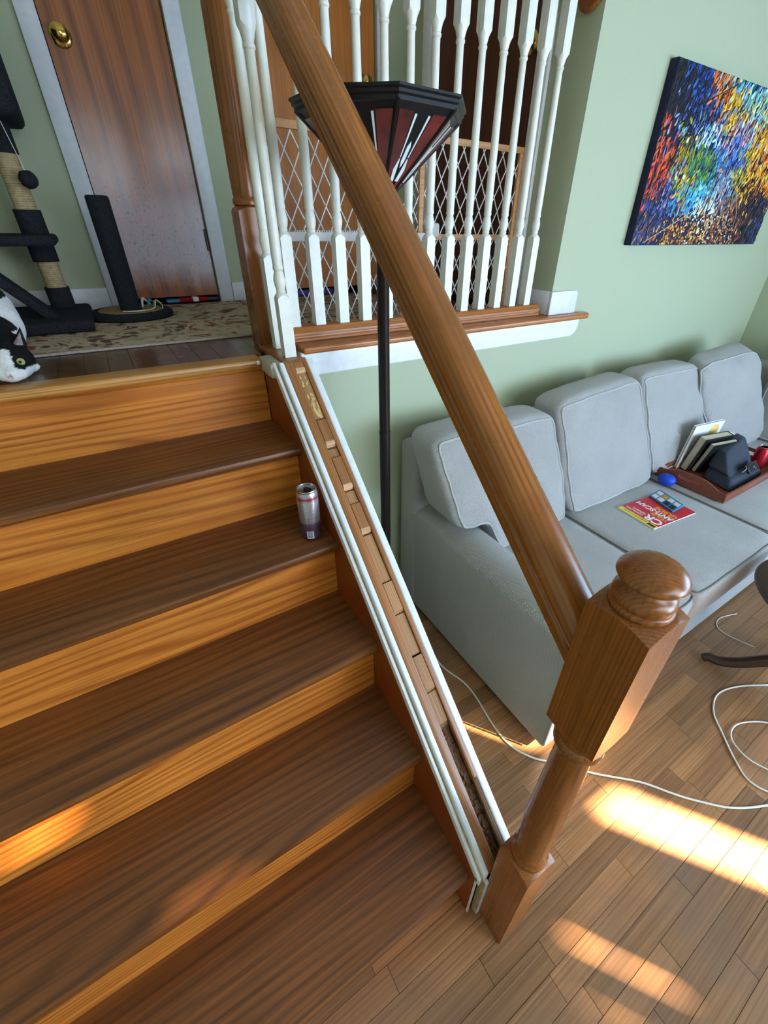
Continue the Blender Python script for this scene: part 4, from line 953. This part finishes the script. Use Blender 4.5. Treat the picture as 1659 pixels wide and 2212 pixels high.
# page matrix: x to the reader's right, y up the page, origin at the page's bottom-left
org_ = Vector((A.x, A.y, MZ)) - ey3 * Hd
def pageM(px, py, pz=0.0): return Matrix(((ex3.x, ey3.x, 0, (org_ + ex3 * px + ey3 * py).x - 1.515), (ex3.y, ey3.y, 0, (org_ + ex3 * px + ey3 * py).y - 0.757), (0, 0, 1, MZ + pz - 0.462), (0, 0, 0, 1)))
def prect(m, x0, x1, y0, y1, z0, z1):
    V = []
    for z in (z0, z1):
        for (a, b) in ((x0, y0), (x1, y0), (x1, y1), (x0, y1)):
            p = org_ + ex3 * a + ey3 * b; V.append((p.x, p.y, MZ + z))
    return m.mesh(V, [(0, 3, 2, 1), (4, 5, 6, 7), (0, 1, 5, 4), (1, 2, 6, 5), (2, 3, 7, 6), (3, 0, 4, 7)])
prect(MB(), 0, Wd, 0, Hd, -0.002, 0.0030).build('pages', M['paper'], mg)
prect(MB(), 0, Wd, 0, Hd * 0.905, 0.0031, 0.0035).build('cover', M['red'], mg)
prect(MB(), 0, Wd, Hd * 0.905, Hd, 0.0031, 0.0035).build('cover_strip', M['yellow'], mg)
text_mesh('CR', 0.062, M['paper'], 'title_text', mg, pageM(0.006, Hd * 0.905 - 0.050, 0.0037), bold=0.002)
text_mesh('CONSUMER', 0.019, M['paper'], 'title_text', mg, pageM(0.092, Hd * 0.905 - 0.024, 0.0037), squash=0.85)
text_mesh('REPORTS', 0.019, M['paper'], 'title_text', mg, pageM(0.092, Hd * 0.905 - 0.044, 0.0037), squash=0.85)
text_mesh('YOUR', 0.030, M['gold'], 'cover_text', mg, pageM(0.008, Hd * 0.905 - 0.082, 0.0037), bold=0.0008)
text_mesh('ANTI-SCAM', 0.040, M['paper'], 'cover_text', mg, pageM(0.006, Hd * 0.905 - 0.113, 0.0037), squash=0.84, bold=0.0012)
text_mesh('GUIDE', 0.040, M['gold'], 'cover_text', mg, pageM(0.006, Hd * 0.905 - 0.146, 0.0037), squash=0.9, bold=0.0012)
text_mesh('2025 BEST & WORST OF THE YEAR', 0.009, M['navy'], 'strip_text', mg, pageM(0.048, Hd * 0.905 + 0.009, 0.0037), squash=0.85)
prect(MB(), 0.006, 0.042, Hd * 0.905 + 0.006, Hd - 0.006, 0.0036, 0.0039).build('strip_badge', M['black'], mg)
# blue card pack lying on the magazine
bp = thing('card_pack', 'small blue printed card pack propped on the red magazine', 'packet', (1.66, 0.76, 0.470))
BPM = Matrix.Translation((1.602, 0.752, 0.4765)) @ Euler((radians(26), 0, radians(-106))).to_matrix().to_4x4()
MB().box(-0.072, 0.072, -0.030, 0.030, -0.005, 0.005, 0.002, mat=BPM).build('box', M['bluebox'], bp, True)
rnd = random.Random(5)
for i in range(4):
    for j in range(2):
        MB().box(-0.064 + i * 0.034, -0.036 + i * 0.034, -0.024 + j * 0.026, -0.003 + j * 0.024, 0.005, 0.0058, 0.0004, mat=BPM).build('printed_patch', rnd.choice([M['paper'], M['navy'], M['paper'], M['gold']]), bp)

# ------------------------------------------------------------------ painting on the wall (generic colourful strokes)
PX0, PX1, PZ0, PZ1 = 1.655, 2.805, 1.477, 2.060; PY = 1.312
pt = thing('painting', 'unframed colourful impressionist canvas on the green wall', 'painting', (2.23, 1.344, 1.77))
MB().box(PX0, PX1, PY, 1.3445, PZ0, PZ1, 0.002).build('canvas', M['canvas_edge'], pt, True)
blobs = [  # u, v, su, sv, weight, colours
 (0.03, 0.80, .07, .22, 2.2, [(18, 16, 24), (34, 26, 30), (12, 14, 34)]),
 (0.17, 0.92, .06, .10, 2.0, [(22, 38, 96), (40, 78, 160), (16, 24, 60)]),
 (0.29, 0.96, .04, .08, 2.4, [(196, 92, 24), (214, 130, 40), (150, 60, 24)]),
 (0.33, 0.88, .04, .07, 2.2, [(206, 100, 30), (170, 64, 28)]),
 (0.42, 0.86, .05, .08, 2.6, [(226, 170, 34), (240, 196, 60), (180, 120, 20)]),
 (0.45, 0.97, .07, .06, 2.2, [(60, 140, 180), (120, 180, 200), (30, 90, 150)]),
 (0.60, 0.95, .09, .09, 2.0, [(170, 200, 150), (80, 150, 190), (210, 220, 150), (50, 100, 90)]),
 (0.80, 0.92, .14, .10, 1.6, [(40, 80, 120), (200, 180, 80), (30, 60, 50), (150, 190, 200)]),
 (0.18, 0.76, .05, .08, 2.2, [(12, 12, 22), (20, 20, 44)]),
 (0.28, 0.80, .06, .08, 1.8, [(26, 60, 130), (70, 120, 190), (20, 30, 70)]),
 (0.09, 0.70, .04, .07, 2.0, [(120, 150, 210), (70, 90, 160), (30, 30, 60)]),
 (0.32, 0.68, .05, .06, 2.2, [(180, 205, 220), (150, 190, 170), (90, 130, 190)]),
 (0.50, 0.71, .06, .06, 2.0, [(170, 120, 150), (120, 40, 60), (190, 160, 200)]),
 (0.52, 0.60, .08, .08, 2.2, [(40, 80, 160), (80, 130, 200), (110, 170, 210), (30, 50, 110)]),
 (0.05, 0.50, .05, .12, 3.2, [(216, 70, 34), (190, 40, 30), (230, 96, 40), (60, 20, 20)]),
 (0.02, 0.36, .03, .07, 2.4, [(190, 60, 34), (110, 30, 30)]),
 (0.17, 0.49, .04, .09, 2.4, [(120, 140, 30), (196, 150, 30), (60, 90, 30)]),
 (0.31, 0.51, .06, .09, 2.6, [(60, 110, 40), (130, 150, 40), (30, 80, 60), (30, 110, 100)]),
 (0.24, 0.40, .05, .06, 2.0, [(200, 120, 30), (180, 150, 40), (90, 110, 30)]),
 (0.15, 0.34, .04, .08, 2.0, [(150, 130, 180), (100, 90, 150), (50, 60, 120)]),
 (0.32, 0.33, .06, .06, 2.8, [(60, 160, 190), (100, 190, 210), (40, 110, 160)]),
 (0.44, 0.25, .05, .05, 3.0, [(210, 230, 235), (150, 200, 215), (240, 220, 180)]),
 (0.55, 0.33, .06, .09, 2.6, [(110, 120, 140), (150, 160, 180), (90, 90, 110)]),
 (0.08, 0.16, .09, .11, 2.6, [(20, 22, 60), (34, 50, 120), (14, 12, 30), (60, 60, 110)]),
 (0.20, 0.24, .06, .05, 2.0, [(34, 80, 150), (60, 130, 190), (20, 40, 90)]),
 (0.33, 0.07, .14, .06, 3.0, [(140, 70, 28), (190, 120, 40), (100, 44, 26), (210, 160, 70)]),
 (0.47, 0.15, .10, .08, 3.0, [(180, 100, 50), (220, 200, 150), (120, 56, 36), (200, 140, 60), (230, 225, 210)]),
 (0.66, 0.12, .08, .12, 2.6, [(150, 80, 40), (110, 50, 34), (200, 170, 120), (90, 60, 50)]),
 (0.77, 0.64, .07, .14, 3.0, [(216, 130, 34), (230, 160, 50), (170, 80, 26), (250, 200, 90)]),
 (0.64, 0.53, .04, .08, 2.2, [(206, 170, 40), (120, 130, 40)]),
 (0.92, 0.60, .09, .14, 2.4, [(226, 120, 34), (190, 60, 34), (240, 180, 60)]),
 (0.84, 0.24, .09, .13, 2.6, [(24, 22, 40), (50, 40, 70), (16, 14, 22), (60, 30, 30)]),
 (0.98, 0.10, .06, .12, 2.2, [(50, 60, 110), (30, 26, 40)])]
rp = random.Random(11)
verts = []; faces = []; cols = []
def stroke(u, v, L, W_, ang_, col, h):
    x = PX0 + u * (PX1 - PX0); z = PZ0 + v * (PZ1 - PZ0); dx, dz = cos(ang_) * L, sin(ang_) * L; nx_, nz_ = -sin(ang_) * W_, cos(ang_) * W_
    b = len(verts); yy = PY - 0.0006 - h
    P_ = [(x - dx, yy, z - dz), (x - dx * .5 + nx_, yy, z - dz * .5 + nz_), (x + dx * .5 + nx_, yy - .0004, z + dz * .5 + nz_), (x + dx, yy, z + dz), (x + dx * .5 - nx_, yy, z + dz * .5 - nz_), (x - dx * .5 - nx_, yy - .0004, z - dz * .5 - nz_)]
    for p in P_: verts.append((min(max(p[0], PX0 + .001), PX1 - .001), p[1], min(max(p[2], PZ0 + .001), PZ1 - .001)))
    faces.append(tuple(range(b, b + 6))); cols.append(lin(col))
NS = 6500
for i in range(NS):
    u = rp.random(); v = rp.random(); ws = []
    for (bu, bv, su, sv, wt, cs) in blobs: ws.append(wt * math.exp(-((u - bu) / su) ** 2 / 2 - ((v - bv) / sv) ** 2 / 2) + 1e-5)
    b = rp.choices(blobs, ws)[0]; c = rp.choice(b[5]); f = rp.uniform(0.85, 1.35); c = [min(255, max(0, q * f + rp.uniform(-10, 10))) for q in c]
    if v < 0.22 and 0.15 < u < 0.75: a = rp.choice((rp.gauss(0.1, .2), rp.gauss(1.5, .15))); L = rp.uniform(.004, .010)
    else: a = rp.gauss(1.15 if u < .5 else 1.3, 0.35); L = rp.uniform(0.009, 0.022)
    stroke(u, v, L, rp.uniform(0.0022, 0.0055), a, c, 0.00000025 * i)
H2 = 0.0000003 * NS
for (u0, v0, u1, v1, wd, col) in [(0.07, 0.16, 0.13, 0.60, .0035, (24, 14, 18)), (0.02, 0.28, 0.05, 0.62, .003, (30, 12, 16)), (0.04, 0.36, 0.16, 0.62, .002, (26, 14, 20)), (0.16, 0.28, 0.20, 0.64, .0022, (20, 16, 18)), (0.60, 0.20, 0.68, 0.75, .0022, (22, 18, 24)), (0.85, 0.3, 0.86, 0.7, .003, (40, 20, 16)), (0.08, 0.02, 0.32, 0.20, .0015, (214, 180, 130)), (0.32, 0.20, 0.42, 0.27, .0013, (200, 190, 160)), (0.65, 0.38, 0.72, 0.22, .0015, (206, 150, 110)), (0.72, 0.22, 0.74, 0.05, .0015, (200, 150, 110)), (0.1, 0.75, 0.4, 0.97, .002, (14, 14, 26))]:
    n = 14
    for k in range(n):
        t = (k + .5) / n; stroke(u0 + (u1 - u0) * t, v0 + (v1 - v0) * t, 0.018 * max(.6, abs(v1 - v0)) + .006, wd, math.atan2((v1 - v0) * .58, (u1 - u0) * 1.15), col, H2 + .00001 * k)
for (u, v) in ((.178, .63), (.232, .65), (.765, .67), (.805, .66), (.17, .42), (.22, .43)):
    for k in range(4): stroke(u + rp.uniform(-.004, .004), v, .009, .005, 1.4, (250, 232, 180), H2 + .0003)
for k in range(6): stroke(.455 + .004 * k, .505 - abs(k - 2.5) * .006, .011, .004, .1, (190, 170, 150) if k % 2 else (160, 120, 90), H2 + .0004)
for k in range(7): stroke(.462 - .006 * (k > 3), .45 - k * .025, .009, .0035 - .0002 * k, 1.35, (44, 18, 18), H2 + .0004)
me = bpy.data.meshes.new('paint_strokes'); me.from_pydata(verts, [], faces); me.update()
ca_ = me.color_attributes.new('paint', 'FLOAT_COLOR', 'CORNER')
for pi_, p in enumerate(me.polygons):
    for li in p.loop_indices: ca_.data[li].color = cols[pi_]
o = newobj('paint_strokes', me, M['paint'], pt); o['kind'] = 'stuff'

# ------------------------------------------------------------------ pedestal table at the right edge
tb_ = thing('pedestal_table', 'dark round pedestal table with curved legs at the right edge', 'table', (1.51, 0.03, 0))
TX, TY = 1.51, 0.03
tt_ = MB().turned(TX, TY, [(0.448, 0.262, 0), (0.451, 0.274, 0), (0.459, 0.280, 0), (0.467, 0.276, 0), (0.470, 0.264, 0)], 56).build('table_top', M['mahogany'], tb_, True)
MB().turned(TX, TY, [(0.10, 0.030, 0), (0.13, 0.045, 0), (0.17, 0.045, 0), (0.20, 0.026, 0), (0.30, 0.034, 0), (0.36, 0.030, 0), (0.40, 0.020, 0), (0.448, 0.045, 0)], 28).build('pedestal', M['mahogany'], tb_, True)
for k in range(3):
    a0 = math.atan2(0.284 - TY, 1.366 - TX) + k * 2 * pi / 3; R0 = math.hypot(0.284 - TY, 1.366 - TX)
    pts = [(TX + cos(a0) * r, TY + sin(a0) * r, z) for r, z in ((0.02, 0.16), (0.09, 0.125), (0.17, 0.06), (R0 * .8, 0.028), (R0 * .94, 0.030), (R0, 0.016))]
    MB().tube(pts, 0.016, 8, rs=lambda t: 0.026 - 0.010 * t).build('leg', M['mahogany'], tb_, True)
# ------------------------------------------------------------------ cables on the floor
def cable(pts, r, label, name='power_cable'):
    o = MB().tube(pts, r, 8).build(name, M['cable'], None, True); setp(o, label, 'cable'); return o
Zc = 0.0036
cable([(0.33, 1.25, Zc), (0.40, 1.0, Zc), (0.400, 0.847, Zc), (0.428, 0.74, Zc), (0.427, 0.658, Zc), (0.408, 0.55, Zc), (0.408, 0.46, Zc), (0.445, 0.385, Zc), (0.498, 0.329, Zc), (0.585, 0.235, Zc), (0.688, 0.140, Zc), (0.745, 0.065, Zc), (0.79, 0.011, Zc), (0.87, -0.065, Zc), (0.978, -0.124, Zc), (1.15, -0.20, Zc)], 0.0034, 'white cable running across the floor from the sofa end past the newel')
cable([(1.60, 0.02, Zc), (1.497, 0.06, Zc), (1.36, 0.135, Zc), (1.253, 0.163, Zc), (1.16, 0.135, Zc), (1.10, 0.075, Zc), (1.035, 0.0, Zc), (1.004, -0.06, Zc), (1.04, -0.13, Zc), (1.14, -0.19, Zc)], 0.0030, 'white cable looping on the floor below the dark table leg')
cable([(1.10, -0.09, Zc + .006), (1.075, -0.02, Zc + .006), (1.10, 0.045, Zc + .006), (1.17, 0.062, Zc + .006), (1.26, 0.02, Zc + .006), (1.33, -0.05, Zc + .006)], 0.0026, 'small inner coil of white cable beside the larger floor loop')
cable([(1.62, 0.19, 0.012), (1.60, 0.30, Zc), (1.62, 0.345, Zc), (1.68, 0.36, Zc), (1.78, 0.33, Zc)], 0.0018, 'thin white wire on the floor between sofa and dark table')

# ------------------------------------------------------------------ cat at the left edge of the landing
kt = thing('cat', 'black and white cat at the left edge, lowering its head over the top stair', 'cat', (-0.63, 1.45, 1.2))
def blob_mesh(blobs, vox=0.005, smooth=6):
    bm = bmesh.new()
    for (c, r, sc_, rot) in blobs:
        m_ = Matrix.Translation(Vector(c)) @ Euler(rot).to_matrix().to_4x4() @ Matrix.Diagonal((r * sc_[0], r * sc_[1], r * sc_[2], 1))
        bmesh.ops.create_icosphere(bm, subdivisions=3, radius=1, matrix=m_)
    me = bpy.data.meshes.new('cat_body'); bm.to_mesh(me); bm.free()
    o = bpy.data.objects.new('tmp', me); COL.objects.link(o)
    a = o.modifiers.new('r', 'REMESH'); a.mode = 'VOXEL'; a.voxel_size = vox; a.use_smooth_shade = True
    b = o.modifiers.new('s', 'SMOOTH'); b.iterations = smooth; b.factor = 0.5
    dg = bpy.context.evaluated_depsgraph_get(); me2 = bpy.data.meshes.new_from_object(o.evaluated_get(dg))
    COL.objects.unlink(o); bpy.data.objects.remove(o)
    return me2
HC = Vector((-0.585, 1.412, 1.243))     # head centre
body = []
for t in range(9):
    k = t / 8; body.append(((-0.625 - 0.10 * k, 1.56 + 0.24 * k, 1.300 + 0.035 * sin(pi * k)), 0.078 + 0.020 * sin(pi * k), (1, 1, 1.0), (0, 0, 0)))
for t in range(6):
    k = t / 5; body.append(((-0.625 + 0.035 * k, 1.56 - 0.12 * k, 1.302 - 0.046 * k), 0.072 - 0.030 * k, (1, 1, 1), (0, 0, 0)))
body += [(HC, 0.046, (1.05, 1.0, 0.95), (0, 0, 0)), (HC + Vector((-0.004, -0.034, -0.016)), 0.026, (1.0, 1.1, 0.85), (0.5, 0, 0)), (HC + Vector((-0.018, -0.040, -0.018)), 0.018, (1, 1, 1), (0, 0, 0)), (HC + Vector((0.012, -0.040, -0.018)), 0.018, (1, 1, 1), (0, 0, 0)), (HC + Vector((-0.003, -0.052, -0.016)), 0.012, (1, 1, 1), (0, 0, 0))]
for sx, yy in ((0.050, 1.462), (-0.090, 1.430)):
    for t in range(7):
        k = t / 6; body.append(((-0.625 + sx * (0.4 + 0.6 * k), 1.55 + (yy - 1.55) * k, 1.27 - 0.052 * k), 0.036 - 0.018 * k, (1, 1, 1), (0, 0, 0)))
    body.append(((-0.625 + sx + 0.012, yy - 0.006, 1.2155), 0.016, (1.5, 1.2, 0.85), (0, 0, 0)))
for sx in (-0.08, 0.05):
    body.append(((-0.72 + sx, 1.80, 1.27), 0.065, (0.8, 1.2, 1.0), (0, 0, 0))); body.append(((-0.72 + sx, 1.76, 1.220), 0.020, (1, 2.0, 0.8), (0, 0, 0)))
me = blob_mesh(body, 0.0045, 5)
ca_ = me.color_attributes.new('fur', 'FLOAT_COLOR', 'POINT')
Wc, Bc, Pk = lin((232, 228, 226)), lin((12, 11, 13)), lin((196, 150, 148))
import mathutils
for i, v in enumerate(me.vertices):
    p = v.co; nz = mathutils.noise.noise(p * 38) * 0.006; d = p - HC
    black = False
    if d.length < 0.075:
        black = (d.z + nz > -0.012 - 0.2 * d.y * 0) and (abs(d.x + 0.006) > 0.010 + nz or d.z > 0.026 or d.y > -0.005) and d.y > -0.052
        if d.y < -0.028 and abs(d.x + 0.006) < 0.017: black = False
        if (d - Vector((-0.003, -0.064, -0.022))).length < 0.006: ca_.data[i].color = Pk; continue
    else:
        s = mathutils.noise.noise(p * 9 + Vector((3.1, 0.2, 1.7)))
        band = 1.50 + 0.3 * (p.z - 1.3)
        black = (p.z > 1.30 and p.y < 1.53 + s * 0.02) or (p.z > 1.345 and p.y > 1.60) or p.y > 1.74
        if p.x > -0.600 and p.y > 1.50: black = p.z > 1.362
        if p.z < 1.245: black = False
    ca_.data[i].color = Bc if black else Wc
for p in me.polygons: p.use_smooth = True
newobj('body', me, M['cat'], kt)
def ear(sx):
    b = HC + Vector((sx * 0.026, 0.012, 0.030)); tip = HC + Vector((sx * 0.043, 0.020, 0.072))
    V = [b + Vector((-0.017, 0.0, 0)), b + Vector((0.017, 0.0, 0)), b + Vector((0, 0.014, 0)), b + Vector((0, -0.006, 0.004)), tip]
    m = MB().mesh(V, [(0, 3, 4), (3, 1, 4), (1, 2, 4), (2, 0, 4), (0, 2, 1, 3)])
    bmesh.ops.subdivide_edges(m.bm, edges=m.bm.edges[:], cuts=2)
    return m
fur_b = flat('black_fur', (24, 22, 25), 0.9, 0.2, 0, 0.3, 0.6, 300); ear_in = flat('ear_inside', (140, 122, 124), 0.9, 0.2, 0, 0.15, 0.4, 200)
for sx in (-1, 1):
    e = ear(sx).build('ear', fur_b, kt, True)
    b = HC + Vector((sx * 0.026, 0.0, 0.034)); tip = HC + Vector((sx * 0.041, 0.010, 0.064))
    MB().mesh([b + Vector((-0.011, -0.002, 0)), b + Vector((0.011, -0.002, 0)), b + Vector((0, -0.007, 0.003)), tip + Vector((0, -0.004, 0))], [(0, 2, 3), (2, 1, 3), (0, 3, 1), (0, 1, 2)]).build('ear_lining', ear_in, e)
    bm_ = bmesh.new(); bmesh.ops.create_icosphere(bm_, subdivisions=3, radius=0.0095, matrix=Matrix.Translation(HC + Vector((sx * 0.0215, -0.0345, 0.004))))
    ey_ = MB().add(bm_).build('eye', flat('cat_eye_%d' % (sx + 1), (170, 176, 96), 0.1, 0.8, 0, 0.1, 0), kt, True)
    MB().turned(0, 0, [(0, 0.0034, 0), (0.0008, 0.0030, 0)], 12, tilt=Matrix.Translation(HC + Vector((sx * 0.0228, -0.0437, 0.0052))) @ Matrix.Rotation(pi / 2, 4, 'X')).build('pupil', M['black'], ey_)
